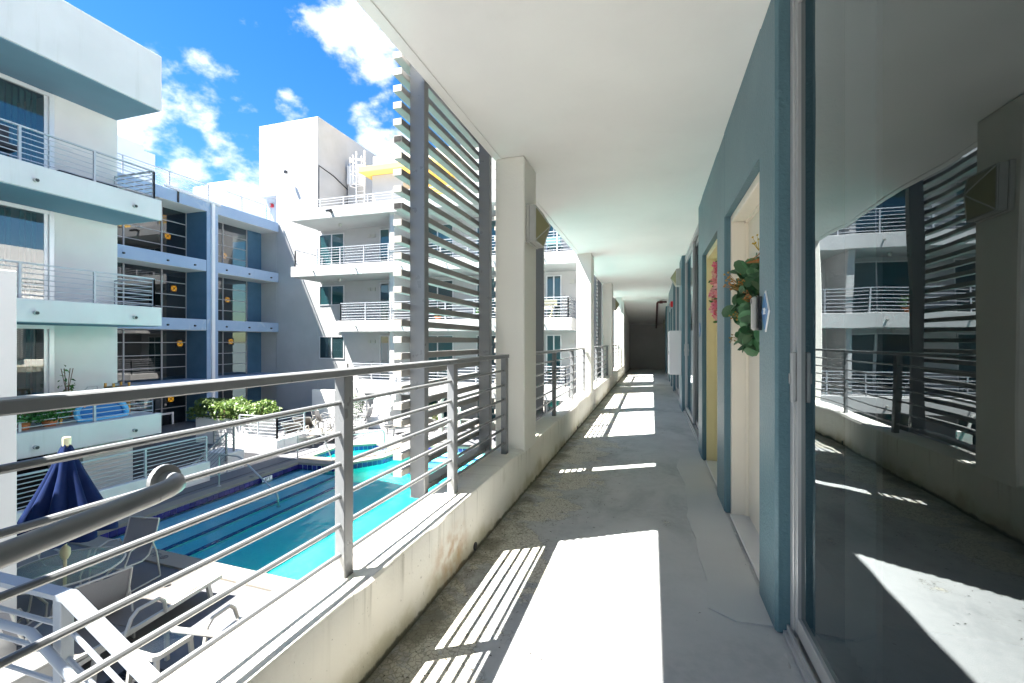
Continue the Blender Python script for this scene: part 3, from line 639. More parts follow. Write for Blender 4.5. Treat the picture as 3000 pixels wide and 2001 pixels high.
# ================================================================== 2. POOL COURT
DZ = -2.60; WZ = -2.745
POOL = [(-10.3, 6.0), (-4.7, 5.76), (-4.7, 15.1), (-7.95, 14.6), (-8.25, 12.7), (-9.1, 11.55), (-10.4, 11.45)]
SPA = [(-10.55, 12.15), (-9.45, 12.25), (-8.85, 13.1), (-8.75, 14.0), (-9.6, 14.4), (-10.6, 13.7)]
def offset(poly, d):
    n = len(poly); out = []
    for i in range(n):
        p0, p1, p2 = Vector(poly[i - 1]), Vector(poly[i]), Vector(poly[(i + 1) % n])
        e1 = (p1 - p0).normalized(); e2 = (p2 - p1).normalized(); n1 = Vector((e1.y, -e1.x)); n2 = Vector((e2.y, -e2.x))
        b = (n1 + n2); b = b / max(.3, b.dot(n1)); out.append(tuple(p1 + b * d))
    return out
def ccw(p):
    a = sum(p[i][0] * p[(i + 1) % len(p)][1] - p[(i + 1) % len(p)][0] * p[i][1] for i in range(len(p))); return p if a > 0 else p[::-1]
POOL = ccw(POOL); SPA = ccw(SPA)
CPW = .34
dk = sheet_obj('pool_deck', G().sheet([(-60, -40), (0.4, -40), (0.4, 60), (-60, 60)], [offset(POOL, CPW - .02), offset(SPA, .28), [(-20.93, .5), (-11.62, .5), (-11.62, 12.05), (-20.93, 12.05)]], DZ), MT['deck']); tag(dk, kind='structure')
sheet_obj('ground', G().sheet([(-900, -900), (900, -900), (900, 900), (-900, 900)], [[(-22, -5), (0, -5), (0, 22), (-22, 22)]], DZ - .3), MT['deck'])['kind'] = 'structure'
def basin_floor(t, poly, depth):
    g = G().sheet(offset(poly, .02), [], DZ - depth); obj('basin_floor', g, MT['plaster'], t)
PIT = -4.2
struct('sunken_court', G().box(-21.2, -11.5, .3, 12.2, PIT - .1, PIT).box(-11.6, -11.45, .5, 12.04, PIT, DZ - .003).box(-20.93, -11.6, 12.05, 12.2, PIT, DZ - .003), MT['deck'], (-16, 6, PIT))
def make_pool(name, label, poly, depth, cw, skip=()):
    t = thing(name, label, 'pool', (poly[0][0], poly[0][1], DZ)); n = len(poly); ch = .035
    o = offset(poly, cw); g = G()
    for p in poly: g.v.append((p[0], p[1], DZ + ch))
    for p in o: g.v.append((p[0], p[1], DZ + ch))
    for p in poly: g.v.append((p[0], p[1], DZ - .03))
    for p in o: g.v.append((p[0], p[1], DZ - .05))
    for i in range(n):
        j = (i + 1) % n; g.f += [(i, j, n + j, n + i), (i, 2 * n + i, 2 * n + j, j), (n + i, n + j, 3 * n + j, 3 * n + i), (2 * n + i, 3 * n + i, 3 * n + j, 2 * n + j)]
    cp = obj('coping', g, MT['coping'], t)
    ip = offset(poly, .02); g = G()
    for p in ip: g.v.append((p[0], p[1], DZ - .031))
    for p in ip: g.v.append((p[0], p[1], DZ - depth))
    for i in range(n): j = (i + 1) % n; g.f.append((i, n + i, n + j, j))
    wl = obj('basin_wall', g, MT['plaster'], t)
    basin_floor(t, poly, depth)
    tm = None
    for i in range(n):
        if i in skip: continue
        a = Vector((*ip[i], 0)); b = Vector((*ip[(i + 1) % n], 0)); d = (b - a); L_ = d.length; k = max(1, int(L_ / .152)); d.normalize(); nrm = Vector((-d.y, d.x, 0))
        if tm is None:
            gg = G().box(-.0735, .0735, -.004, .008, -.072, .072, .003); tm = bpy.data.meshes.new('tile'); tm.from_pydata(gg.v, [], gg.f); tm.materials.append(MT['tile'])
        for q in range(k):
            p = a + d * (L_ * (q + .5) / k) + nrm * .006
            M_ = Matrix.Translation((p.x, p.y, DZ - .108)) @ Matrix.Rotation(math.atan2(d.y, d.x), 4, 'Z')
            put(tm, 'tile', wl, wm(t).inverted() @ M_)
    return t, cp, wl
pool, pcop, pwall = make_pool('swimming_pool', 'turquoise swimming pool with pale coping and navy waterline tiles', POOL, .78, CPW, skip=(1,))
spa, scop, swall = make_pool('spa_pool', 'small many-sided spa pool with navy tiles behind the swimming pool', SPA, .8, .26)
struct('pool_water', G().prism(offset(POOL, .06), DZ - 1.0, WZ), MT['water'])
struct('spa_water', G().prism(offset(SPA, .06), DZ - .9, WZ + .03), MT['water'])
# long entry steps on the far side with navy tile nosings
xs = [-10.29, -9.55, -9.0, -8.5, -8.0]; dz = [.20, .27, .34, .41]
for i in range(4):
    st = obj('step', G().box(xs[i], xs[i + 1], 6.0, 11.5, DZ - .78, DZ - dz[i]), MT['plaster'], pool)
    obj('nosing', G().box(xs[i + 1] - .07, xs[i + 1] + .004, 6.01, 11.46, DZ - dz[i] - .03, DZ - dz[i] + .004), MT['navy_tile'], st)
obj('floor_slope', G().prism_y([(-8.001, DZ - .779), (-8.001, DZ - .44), (-4.8, DZ - .778), (-4.8, DZ - .779)], 5.94, 12.55), MT['plaster'], pool)
for i in range(5):   # shallow end steps across the far end
    y = 14.3 - i * .42
    st = obj('step', G().box(-7.9, -4.75, y, 14.95, DZ - .78, DZ - .22 - i * .09), MT['plaster'], pool)
    obj('nosing', G().box(-7.85, -4.77, y - .004, y + .06, DZ - .26 - i * .09, DZ - .216 - i * .09), MT['navy_tile'], st)
# depth markings
ROT = lambda a: Matrix.Rotation(R(a), 4, 'Z')
def nodive(parent, M_):
    g = G(); pts = [M_ @ Vector((.055 * math.cos(a), .055 * math.sin(a), 0)) for a in [2 * math.pi * i / 20 for i in range(20)]]
    g.path(pts, .005, 6, closed=True); g.path([M_ @ Vector((-.038, .038, 0)), M_ @ Vector((.038, -.038, 0))], .004, 5); g.path([M_ @ Vector((-.02, -.028, 0)), M_ @ Vector((.015, .02, 0))], .005, 5)
    obj('no_diving_symbol', g, MT['ink'], parent)
ZC = DZ + .0365
text(pcop, '4 FT', .17, Matrix.Translation((-8.35, 5.745, ZC)) @ ROT(-2.5), MT['ink'])
nodive(pcop, Matrix.Translation((-8.03, 5.73, ZC)))
text(pcop, '4 FT', .15, Matrix.Translation((-10.52, 10.15, ZC)) @ ROT(-90), MT['ink']); nodive(pcop, Matrix.Translation((-10.52, 9.85, ZC)))
dm = obj('depth_tile', G().box(-10.312, -10.296, 10.0, 10.34, DZ - .165, DZ - .04, .002), MT['white_flat'], pwall)
text(dm, '4FT', .13, Matrix.Translation((-10.2955, 10.17, DZ - .103)) @ Matrix.Rotation(R(90), 4, 'Z') @ Matrix.Rotation(R(90), 4, 'X'), MT['ink'], sx=1.1)
# slot drain, grate
tag(obj('slot_drain', G().box(-11.02, -10.97, 5.0, 16.0, DZ + .001, DZ + .005), MT['dark'], None, (-11, 10, DZ)), 'long dark slot drain in the deck behind the pool', 'drain')
gr = thing('drain_grate', 'black slatted drain grate in the deck by the loungers', 'grate', (-5.35, 3.55, DZ))
obj('recess', G().box(-5.75, -4.95, 3.3, 3.8, DZ + .001, DZ + .003), MT['black'], gr)
for i in range(12): obj('grate_bar', G().box(-5.74, -4.96, 3.32 + i * .04, 3.335 + i * .04, DZ + .0035, DZ + .012), MT['blackp'], gr)
# pool handrails
def hoop(name, label, pts, r=.019):
    t = thing(name, label, 'handrail', pts[0]); q = [Vector(p) for p in pts]; out = [q[0]]
    for i in range(1, len(q) - 1):
        a = (q[i - 1] - q[i]).normalized() * .09; b = (q[i + 1] - q[i]).normalized() * .09
        for s in (0, .25, .5, .75, 1): out.append((q[i] + a * (1 - s)).lerp(q[i] + b * s, s))
    out.append(q[-1]); obj('tube', G().path(out, r, 10), MT['steel'], t)
    for p in (q[0], q[-1]): obj('flange', G().lathe([(.05, p.z), (.05, p.z + .012), (.03, p.z + .02)], 12, (p.x, p.y)), MT['steel'], t)
hoop('pool_handrail', 'bent steel handrail stepping down into the swimming pool', [(-10.62, 8.95, DZ + .035), (-10.62, 8.95, DZ + .86), (-10.0, 9.0, DZ + .83), (-8.85, 9.05, WZ + .13), (-8.82, 9.05, DZ - .33)])
hoop('spa_handrail', 'bent steel handrail on the coping left of the spa', [(-10.7, 11.75, DZ + .036), (-10.7, 11.75, DZ + .86), (-9.9, 11.9, DZ + .82), (-9.55, 11.95, DZ + .036)])
hoop('spa_grab_rail', 'level steel grab rail standing over the front of the spa', [(-9.15, 12.05, DZ + .036), (-9.15, 12.05, DZ + .8), (-8.45, 13.1, DZ + .83), (-8.42, 13.15, DZ + .036)])

# ------------------------------------------------------------------ generic court railing
def court_rail(label, pts, h, nrod, spacing, mat, group=None, cat='railing', name='railing', r=.011, pw=.045, top=True):
    t = thing(name, label, cat, pts[0], 0, group)
    for a, b in zip(pts[:-1], pts[1:]):
        a = Vector(a); b = Vector(b); d = b - a; L_ = d.length
        if top: obj('top_rail', G().bar(a + Vector((0, 0, h)), b + Vector((0, 0, h)), .055, .032), mat, t)
        k = max(1, round(L_ / spacing))
        for i in range(k + 1):
            p = a + d * (i / k); obj('post', G().box(p.x - pw / 2, p.x + pw / 2, p.y - pw / 2, p.y + pw / 2, p.z - .003, p.z + h - .014), mat, t)
        for i in range(nrod):
            z = h * (i + .75) / (nrod + .6); obj('rod', G().tube(a + Vector((0, 0, z)), b + Vector((0, 0, z)), r, 6), mat, t)
    return t

# ------------------------------------------------------------------ white pillar wall at the left, stair from the walkway
pw_ = obj('pillar_wall', G().box(-8.4, -6.62, 2.9, 3.16, DZ - .002, 1.92, .01), MT['white2'], None, (-7.5, 3, DZ)); tag(pw_, 'tall white free standing wall end at the left edge beside the patio table', 'wall')
ub = thing('utility_box', 'low white box with a lid standing by the white wall end', 'box', (-6.1, 3.05, DZ)); obj('body', G().box(-6.45, -5.95, 2.75, 3.2, DZ, DZ + .42, .01), MT['plastic'], ub); obj('lid', G().box(-6.47, -5.93, 2.73, 3.22, DZ + .4205, DZ + .46, .01), MT['plastic'], ub)
sr = thing('stair_railing', 'pale stair railing with flat cap and thick handrail going down to the pool', 'railing', (-2.24, 1.2, -.9))
zt = .135; DX = .52
def runs(y, z, bx, x_end=-1.35): return [(-3.6, y, z), (bx, y, z), (x_end, y, z - (x_end - bx) * DX)]
def flat_path(y, z, bx, w, h):
    p = runs(y, z, bx); g = G(); vs = []
    for i, (x, yy, zz) in enumerate(p):
        for dy in (-w / 2, w / 2):
            for dz_ in (-h / 2, h / 2): vs.append((x, yy + dy, zz + dz_))
    fs = []
    for i in range(2):
        b = i * 4; fs += [(b, b + 4, b + 5, b + 1), (b + 2, b + 3, b + 7, b + 6), (b + 1, b + 5, b + 7, b + 3), (b, b + 2, b + 6, b + 4)]
    fs += [(0, 1, 3, 2), (8, 10, 11, 9)]
    return g.add(vs, fs)
obj('cap_rail', flat_path(1.215, zt, -2.22, .055, .02), MT['stair_paint'], sr)
for x in (-2.26, -3.4): obj('post', G().box(x - .025, x + .025, 1.195, 1.24, -.95, zt - .012, .003), MT['stair_paint'], sr)
obj('post', G().box(-1.44, -1.39, 1.195, 1.24, -1.4, zt - .43, .003), MT['stair_paint'], sr)
for i in range(6): obj('rod', G().path(runs(1.222, zt - .13 - i * .118, -2.25), .0095, 8), MT['stair_paint'], sr)
obj('handrail', G().path(runs(1.165, zt - .14, -2.36), .017, 12), MT['stair_paint'], sr)
tag(obj('stair_wall', G().box(-4.0, -3.3, -.4, .66, DZ, 2.4, .01), MT['white'], None, (-3.6, 0, DZ)), 'white wall beside the stair landing, left of the pale stair railing', 'wall')
ps = thing('pool_stair', 'concrete stair landing below the pale stair railing', 'stairs', (-2.8, .6, -1.2)); obj('landing', G().box(-3.7, -2.2, -.2, 1.3, -1.1, -.95), MT['white'], ps)
for i in range(9): obj('step', G().box(-2.2 + i * .29, -1.91 + i * .29, -.2, 1.3, -1.3 - i * .155, -.95 - (i + 1) * .155), MT['white'], ps)

# ------------------------------------------------------------------ umbrella, patio table, chairs, loungers
um = thing('umbrella', 'closed navy blue patio umbrella with a cream finial', 'umbrella', (-7.5, 4.05, DZ))
TX, TY = -7.5, 4.05
lean = lambda z: TX + .05 * (z - DZ) / 2.5
prof = [(.045, -.235), (.075, -.30), (.135, -.47), (.21, -.64), (.33, -.90), (.445, -1.14), (.545, -1.36), (.55, -1.42)]
vs = []; nseg = 64
for r, z in prof:
    for k in range(nseg):
        a = 2 * math.pi * k / nseg; fold = math.cos(8 * a) * .5 + .5; f = 1 - (.42 * (1 - fold) ** 1.6) * min(1, (-z - .2) / .5) * (1 + .15 * math.sin(3 * a + 1))
        vs.append((lean(z) + r * f * math.cos(a), TY + r * f * math.sin(a), z + .02 * math.sin(5 * a)))
fs = [(i * nseg + k, i * nseg + (k + 1) % nseg, (i + 1) * nseg + (k + 1) % nseg, (i + 1) * nseg + k) for i in range(len(prof) - 1) for k in range(nseg)]
obj('canopy', G().add(vs, fs), MT['navy'], um, angle=60)
obj('finial', G().lathe([(.03, -.245), (.045, -.235), (.048, -.15), (.044, -.125), (.02, -.118)], 14, (lean(-.2), TY)), MT['cream'], um)
obj('pole', G().path([(TX, TY, DZ + .05), (lean(-.25), TY, -.25)], .019, 10), MT['cream'], um)
obj('crank_hub', G().lathe([(.03, -1.75), (.055, -1.70), (.055, -1.62), (.03, -1.58)], 10, (lean(-1.65), TY)), MT['cream'], um)
obj('base', G().lathe([(.25, DZ + .001), (.25, DZ + .05), (.05, DZ + .09), (.03, DZ + .25)], 20, (TX, TY)), MT['plastic'], um)
def patio_table(label, cx, cy, rad=.62, zt_=.72, rz=0, umbrella=True):
    t = thing('patio_table', label, 'table', (cx, cy, DZ)); z = DZ + zt_
    ring = [(cx + rad * math.cos(a), cy + rad * math.sin(a), z) for a in [2 * math.pi * i / 40 for i in range(40)]]
    obj('rim', G().path(ring, .014, 8, closed=True), MT['plastic'], t)
    vs = [(cx + (rad - .004) * math.cos(a), cy + (rad - .004) * math.sin(a), z + .006) for a in [2 * math.pi * i / 40 for i in range(40)]]
    hole = [(cx + .028 * math.cos(a), cy + .028 * math.sin(a)) for a in [2 * math.pi * i / 16 for i in range(16)]]
    obj('glass_top', G().sheet([(v[0], v[1]) for v in vs], [hole], z + .006), MT['frost'], t)
    for i in range(4):
        a = i * math.pi / 2 + .6 + rz; c, s = math.cos(a), math.sin(a)
        obj('leg', G().path([(cx + rad * .96 * c, cy + rad * .96 * s, z - .01), (cx + rad * .55 * c, cy + rad * .55 * s, z - .28), (cx + rad * .6 * c, cy + rad * .6 * s, z - .5), (cx + rad * .9 * c, cy + rad * .9 * s, DZ)], .014, 8), MT['plastic'], t)
    return t
patio_table('round glass topped patio table under the navy umbrella', TX, TY)
def make_chair():
    t = thing('patio_chair', 'x', 'chair', (0, 0, 0), 0, 'white sling patio chairs')
    w = .27     # faces -Y, back at +Y
    for s in (-1, 1):
        x = s * w
        g = G(); g.path([(x, .34, .92), (x, .26, .62), (x, .16, .42), (x, .05, .375), (x, -.2, .40), (x, -.30, .42)], .013, 8); obj('side_tube', g, MT['plastic'], t)
        xa = s * (w + .03)
        g = G(); g.path([(xa, .33, .02), (xa, .27, .42), (xa, .20, .62), (xa, .02, .66), (xa, -.15, .62), (xa, -.23, .45), (xa, -.27, .02)], .0125, 8); obj('leg_frame', g, MT['plastic'], t)
        obj('runner', G().path([(xa, .33, .016), (xa, -.27, .016)], .012, 8), MT['plastic'], t)
    prof = [(.335, .91), (.26, .64), (.165, .45), (.06, .385), (-.2, .40), (-.29, .42)]; vs = []
    for y, z in prof: vs += [(-w, y, z), (0, y + .015, z - .015), (w, y, z)]
    fs = []
    for i in range(len(prof) - 1): fs += [(i * 3, i * 3 + 1, i * 3 + 4, i * 3 + 3), (i * 3 + 1, i * 3 + 2, i * 3 + 5, i * 3 + 4)]
    obj('sling', G().add(vs, fs), MT['sling_g'], t)
    for y, z in ((.34, .92), (-.30, .42)): obj('cross_bar', G().tube((-w, y, z), (w, y, z), .013, 8), MT['plastic'], t)
    return t
ch0 = make_chair(); ch0.location = (-7.75, 4.92, DZ); ch0.rotation_euler = (0, 0, R(8)); ch0['label'] = 'white sling patio chair right of the glass table, against the pool edge'
dup(ch0, (-6.62, 3.85, DZ), R(-100), 'white sling patio chair on the near side of the glass table, back towards the walkway')
dup(ch0, (-6.75, 3.3, DZ), R(-170), 'white sling patio chair at the left in front of the white box')
dup(ch0, (-8.6, 4.2, DZ), R(95), 'white sling patio chair behind the navy umbrella')
def make_lounger(up):
    t = thing('sun_lounger', 'x', 'sun lounger', (0, 0, 0), 0, 'white sun loungers')
    L_, w, hz = 1.95, .31, .33
    yb = -.28   # backrest hinge; head at -Y
    def strip(pts, nm, th=.014):
        g = G(); vs = []
        for y, z in pts: vs += [(-w + .02, y, z), (w - .02, y, z), (-w + .02, y, z - th), (w - .02, y, z - th)]
        fs = []
        for i in range(len(pts) - 1):
            a = i * 4; b = a + 4; fs += [(a, a + 1, b + 1, b), (a + 2, b + 2, b + 3, a + 3), (a, b, b + 2, a + 2), (a + 1, a + 3, b + 3, b + 1)]
        fs += [(0, 2, 3, 1), (len(vs) - 4, len(vs) - 3, len(vs) - 1, len(vs) - 2)]
        return obj(nm, g.add(vs, fs), MT['sling'], t)
    strip([(yb + .01, hz), (.2, hz + .01), (.55, hz + .015), (.95, hz)], 'seat_sling')
    ang = R(38 if up else 4); by = yb - .72 * math.cos(ang); bz = hz + .72 * math.sin(ang)
    bs = strip([(yb - .01, hz), (yb - .36 * math.cos(ang), hz + .36 * math.sin(ang)), (by, bz)], 'backrest')
    for s in (-1, 1):
        obj('back_frame', G().bar((s * w, yb, hz - .005), (s * w, by, bz), .04, .035), MT['plastic'], bs)
        obj('side_rail', G().bar((s * w, -.95, hz - .02), (s * w, .98, hz - .02), .045, .05), MT['plastic'], t)
        obj('armrest', G().path([(s * (w + .03), -.42, hz - .02), (s * (w + .05), -.36, hz + .16), (s * (w + .05), -.28, hz + .22), (s * (w + .05), -.02, hz + .21), (s * (w + .05), .05, hz + .14), (s * (w + .03), .09, hz - .02)], .022, 8), MT['plastic'], t)
        for y in (-.7, .75): obj('leg', G().bar((s * w, y, hz - .03), (s * (w + .02), y + (.06 if y > 0 else -.06), 0), .045, .05, (0, 1, 0)), MT['plastic'], t)
    obj('cross_bar', G().bar((-w, .96, hz - .02), (w, .96, hz - .02), .04, .045), MT['plastic'], t)
    obj('head_bar', G().bar((-w, by, bz), (w, by, bz), .035, .04), MT['plastic'], bs)
    return t
lu = make_lounger(True); lf = make_lounger(False)
lf.location = (-6.25, 4.12, DZ); lf.rotation_euler = (0, 0, R(6)); lf['label'] = 'beige sling sun lounger lying flat beside the glass patio table'
lu.location = (-4.55, 4.35, DZ); lu.rotation_euler = (0, 0, R(8)); lu['label'] = 'sun lounger with raised back nearest the walkway sill'
def side_table(label, x, y, s=.23, h=.40):
    t = thing('side_table', label, 'table', (x, y, DZ)); z = DZ + h
    out = [(x + a * s * c, y + b * s * d) for a, b, c, d in ((-1, -1, 1, .8), (-1, -1, .8, 1), (1, -1, .8, 1), (1, -1, 1, .8), (1, 1, 1, .8), (1, 1, .8, 1), (-1, 1, .8, 1), (-1, 1, 1, .8))]
    inn = [(x + (p[0] - x) * .8, y + (p[1] - y) * .8) for p in out]
    g = G(); n = 8; g.v = [(p[0], p[1], z) for p in out] + [(p[0], p[1], z) for p in inn] + [(p[0], p[1], z - .05) for p in out] + [(p[0], p[1], z - .05) for p in inn]
    for i in range(n): j = (i + 1) % n; g.f += [(i, j, n + j, n + i), (i, 2 * n + i, 2 * n + j, j), (n + i, n + j, 3 * n + j, 3 * n + i), (2 * n + i, 3 * n + i, 3 * n + j, 2 * n + j)]
    obj('frame', g, MT['plastic'], t); obj('top', G().sheet([((p[0]), p[1]) for p in inn], [], z - .008), MT['frost'], t)
    for a in (-1, 1):
        for b in (-1, 1): obj('leg', G().bar((x + a * s * .8, y + b * s * .8, z - .05), (x + a * s * .9, y + b * s * .9, DZ), .04, .04, (1, 0, 0)), MT['plastic'], t)
side_table('small white side table with frosted top between the near loungers', -5.25, 3.72)
FL = [(-12.9, 14.2, 25, 1, 'sun lounger with raised back just behind the low white retaining wall'), (-12.1, 14.0, 20, 0, 'flat sun lounger in the sun right of the low retaining wall'), (-11.6, 14.9, 18, 0, 'flat sun lounger left of the spa'), (-13.5, 15.3, 30, 1, 'sun lounger with raised back beside the far white patio chairs'),
      (-9.6, 16.6, -35, 1, 'leftmost far sun lounger in the row beyond the spa'), (-8.2, 16.9, -20, 1, 'second far sun lounger in the row beyond the spa'), (-6.9, 16.9, 0, 1, 'third far sun lounger in the row beyond the spa'), (-5.7, 16.8, 0, 1, 'fourth far sun lounger in the row beyond the spa'), (-4.5, 16.8, 5, 1, 'fifth far sun lounger in the row beyond the spa'), (-3.3, 16.7, 8, 1, 'rightmost far sun lounger in the row beyond the spa')]
for x, y, a, u, l in FL: dup(lu if u else lf, (x, y, DZ), R(a), l)
patio_table('far white round patio table behind the sunlit loungers', -12.7, 16.6, .6)
dup(ch0, (-13.5, 16.2, DZ), R(100), 'far white patio chair left of the far round table'); dup(ch0, (-13.1, 15.9, DZ), R(150), 'far white patio chair in front of the far round table'); dup(ch0, (-11.9, 16.9, DZ), R(-80), 'far white patio chair right of the far round table')
# pool lift, potted plants
pl = thing('pool_lift', 'white pool lift with a bent arm standing beyond the spa', 'pool lift', (-7.6, 15.6, DZ))
obj('base', G().box(-8.0, -7.2, 15.3, 15.9, DZ, DZ + .25, .03), MT['plastic'], pl); obj('mast', G().box(-7.68, -7.52, 15.52, 15.68, DZ + .25, DZ + 1.5, .02), MT['plastic'], pl)
obj('arm', G().path([(-7.6, 15.6, DZ + 1.45), (-7.3, 15.3, DZ + 1.75), (-6.9, 14.9, DZ + 1.8), (-6.7, 14.75, DZ + 1.4)], .05, 8), MT['plastic'], pl); obj('seat', G().box(-6.95, -6.5, 14.55, 14.95, DZ + .75, DZ + .82, .02).box(-6.95, -6.5, 14.93, 14.98, DZ + .82, DZ + 1.4, .02), MT['plastic'], pl)
def leaf_cloud(rr, n, c, rx, ry, rz_, s, flat=.3, box=False):
    g = G()
    for i in range(n):
        if box: p = Vector((rr.uniform(-rx, rx), rr.uniform(-ry, ry), rr.uniform(-rz_, rz_)))
        else:
            d = Vector((rr.gauss(0, 1), rr.gauss(0, 1), rr.gauss(0, 1))).normalized() * rr.uniform(.35, 1) ** .6; p = Vector((d.x * rx, d.y * ry, d.z * rz_))
        p += Vector(c); e = Euler((rr.uniform(-1.1, 1.1), rr.uniform(-1.1, 1.1), rr.uniform(0, 6.28))).to_matrix(); l = s * rr.uniform(.6, 1.3); w = l * .42
        g.add([p + e @ Vector(q) for q in ((-l * .5, 0, 0), (0, -w * .5, l * .1), (l * .5, 0, -l * .05), (0, w * .5, l * .1))], [(0, 1, 2, 3)])
    return g
def pot_plant(label, x, y, z, h, w, seed, mat='plant', pot='terracotta', n=240, ls=.1, name='potted_plant'):
    rr = random.Random(seed); t = thing(name, label, 'plant', (x, y, z)); hp = min(.26, h * .28)
    obj('pot', G().lathe([(.1, z), (.15, z + hp), (.165, z + hp), (.165, z + hp - .02), (.12, z + hp - .03)], 14, (x, y)), MT[pot], t)
    g = G()
    for i in range(6): a = i * 1.05; g.path([(x, y, z + hp - .04), (x + .1 * w * math.cos(a), y + .1 * w * math.sin(a), z + h * .55), (x + .35 * w * math.cos(a), y + .35 * w * math.sin(a), z + h * .9)], .008, 5)
    obj('stem', g, MT['bark'], t); obj('foliage', leaf_cloud(rr, n, (x, y, z + hp * .6 + (h - hp) * .55), w * .5, w * .5, (h - hp) * .58, ls), MT[mat], t)
pot_plant('potted plant with bright leaves beyond the pool lift', -8.9, 17.6, DZ, 1.1, .7, 21, 'hedge')
pot_plant('taller potted plant against the far building wall', -10.2, 18.6, DZ, 1.5, .8, 22, 'plant')

# ------------------------------------------------------------------ court walls, planter, hedge, steps
lw = obj('low_court_wall', G().box(-11.58, -11.4, 1.5, 9.35, DZ - .002, DZ + .52, .01), MT['white'], None, (-11.5, 5, DZ)); tag(lw, 'low white court wall carrying a railing behind the umbrella', 'wall')
court_rail('pale railing on the low court wall behind the umbrella', [(-11.49, 1.6, DZ + .52), (-11.49, 9.3, DZ + .52)], .68, 7, 1.5, MT['rail_lt'])
rw = obj('retaining_wall', G().box(-13.7, -11.85, 12.1, 12.4, DZ - .002, DZ + .48, .01).box(-12.15, -11.85, 12.41, 13.6, DZ - .002, DZ + .47, .01), MT['white'], None, (-12.8, 12.2, DZ)); tag(rw, 'low white retaining wall in front of the sunlit loungers', 'wall')
court_rail('pale railing on the low retaining wall before the sunlit loungers', [(-13.6, 12.25, DZ + .48), (-12.0, 12.25, DZ + .48), (-12.0, 13.5, DZ + .47)], .74, 6, .9, MT['rail_lt'])
pd = obj('pedestal_wall', G().box(-13.3, -12.35, 10.7, 11.3, PIT, DZ + .33, .01), MT['white'], None, (-12.8, 11, DZ)); tag(pd, 'small white pedestal at the head of the sloping stair rail', 'wall')
court_rail('short grey railing on the small white pedestal', [(-13.25, 11.0, DZ + .33), (-12.45, 11.0, DZ + .33)], .78, 6, .7, MT['rail'])
st = thing('court_stair', 'white steps going down to the sunken court beside the white pedestal', 'stairs', (-12.9, 10, PIT))
for i in range(8): obj('step', G().box(-13.5, -12.4, 10.69 - (i + 1) * .3, 10.69 - i * .3 - .001 * (i > 0), PIT, DZ - (i + 1) * .178), MT['white'], st)
court_rail('sloping grey stair rail going down from the white pedestal', [(-12.35, 8.6, DZ - 1.2), (-12.35, 10.65, DZ + .12)], .85, 7, 1.2, MT['rail'])
pn = thing('planter', 'white planter wall with its clipped hedge beyond the left building', 'planter', (-13.7, 12.0, DZ))
PX0, PX1, PY0, PY1, PZ = -16.2, -13.5, 12.7, 13.75, -1.67
g = G().box(PX0, PX1, PY0, PY0 + .15, DZ - .002, PZ, .01).box(PX0, PX1, PY1 - .15, PY1, DZ - .002, PZ, .01).box(PX0, PX0 + .15, PY0 + .15, PY1 - .15, DZ, PZ - .002).box(PX1 - .15, PX1, PY0 + .15, PY1 - .15, DZ, PZ - .002)
obj('planter_wall', g, MT['white'], pn); obj('soil', G().box(PX0 + .15, PX1 - .15, PY0 + .15, PY1 - .15, DZ, PZ - .08), MT['soil'], pn)
rr = random.Random(31); hg = thing('hedge', 'clipped bright green hedge growing in the white planter', 'hedge', (-13.9, 14, PZ))
g = G()
for i in range(3600):
    x = rr.uniform(PX0 - .25, PX1 + .2); y = rr.uniform(PY0 - .2, PY1 + .1)
    hh = .60 + .06 * math.sin(x * 2.3) + .07 * math.sin(x * 5.1 + y * 3) + rr.uniform(-.1, .07)
    ex_ = max(0, abs((x - (PX0 + PX1) / 2) / (PX1 - PX0) * 2) - .85) * 1.6; hh *= max(.4, 1 - ex_)
    z = PZ - .08 + hh * (1 if rr.random() < .5 else rr.uniform(.1, 1)); 
    e = Euler((rr.uniform(-1, 1), rr.uniform(-1, 1), rr.uniform(0, 6.28))).to_matrix(); l = rr.uniform(.09, .17); w = l * .55
    p = Vector((x, y, z)); g.add([p + e @ Vector(q) for q in ((-l * .5, 0, 0), (0, -w * .5, l * .12), (l * .5, 0, 0), (0, w * .5, l * .12))], [(0, 1, 2, 3)])
obj('foliage', g, MT['hedge'], hg)
g = G()
for i in range(14):
    x = PX0 + .25 + i * (PX1 - PX0 - .5) / 13; y = (PY0 + PY1) / 2 + rr.uniform(-.3, .3); g.path([(x, y, PZ - .1), (x + rr.uniform(-.1, .1), y, PZ + .2), (x + rr.uniform(-.2, .2), y + .1, PZ + .5)], [.03, .022, .01], 6)
obj('stems', g, MT['bark'], hg)
tag(obj('screen_wall', G().box(-15.9, -14.6, 18.4, 18.6, DZ - .002, -1.2, .01), MT['column'], None, (-15, 18.5, DZ)), 'cream screen wall behind the hedge', 'wall')
court_rail('pale railing behind the far patio table', [(-14.5, 18.5, DZ), (-11.2, 18.5, DZ)], .95, 6, .9, MT['rail_lt'])
rr = random.Random(77); sh = thing('shrub', 'dark green shrub behind the far railing', 'plant', (-14.1, 18.95, DZ)); obj('foliage', leaf_cloud(rr, 500, (-14.0, 19.0, DZ + .6), .75, .3, .6, .14), MT['plant'], sh); obj('stem', G().path([(-14, 19, DZ), (-14.0, 19, DZ + .6)], .03, 6), MT['bark'], sh)
gs = thing('garden_stair', 'white stair rising to the lowest far terrace', 'stairs', (-10.8, 17.6, DZ))
for i in range(8): obj('step', G().box(-11.9, -10.9, 17.0 + i * .16, 18.3, DZ + i * .235, DZ + (i + 1) * .235 - .001), MT['white'], gs)
court_rail('white sloping railing on the far garden stair', [(-10.85, 16.9, DZ + .1), (-10.85, 18.2, DZ + 1.9)], .9, 6, .7, MT['rail_lt'])

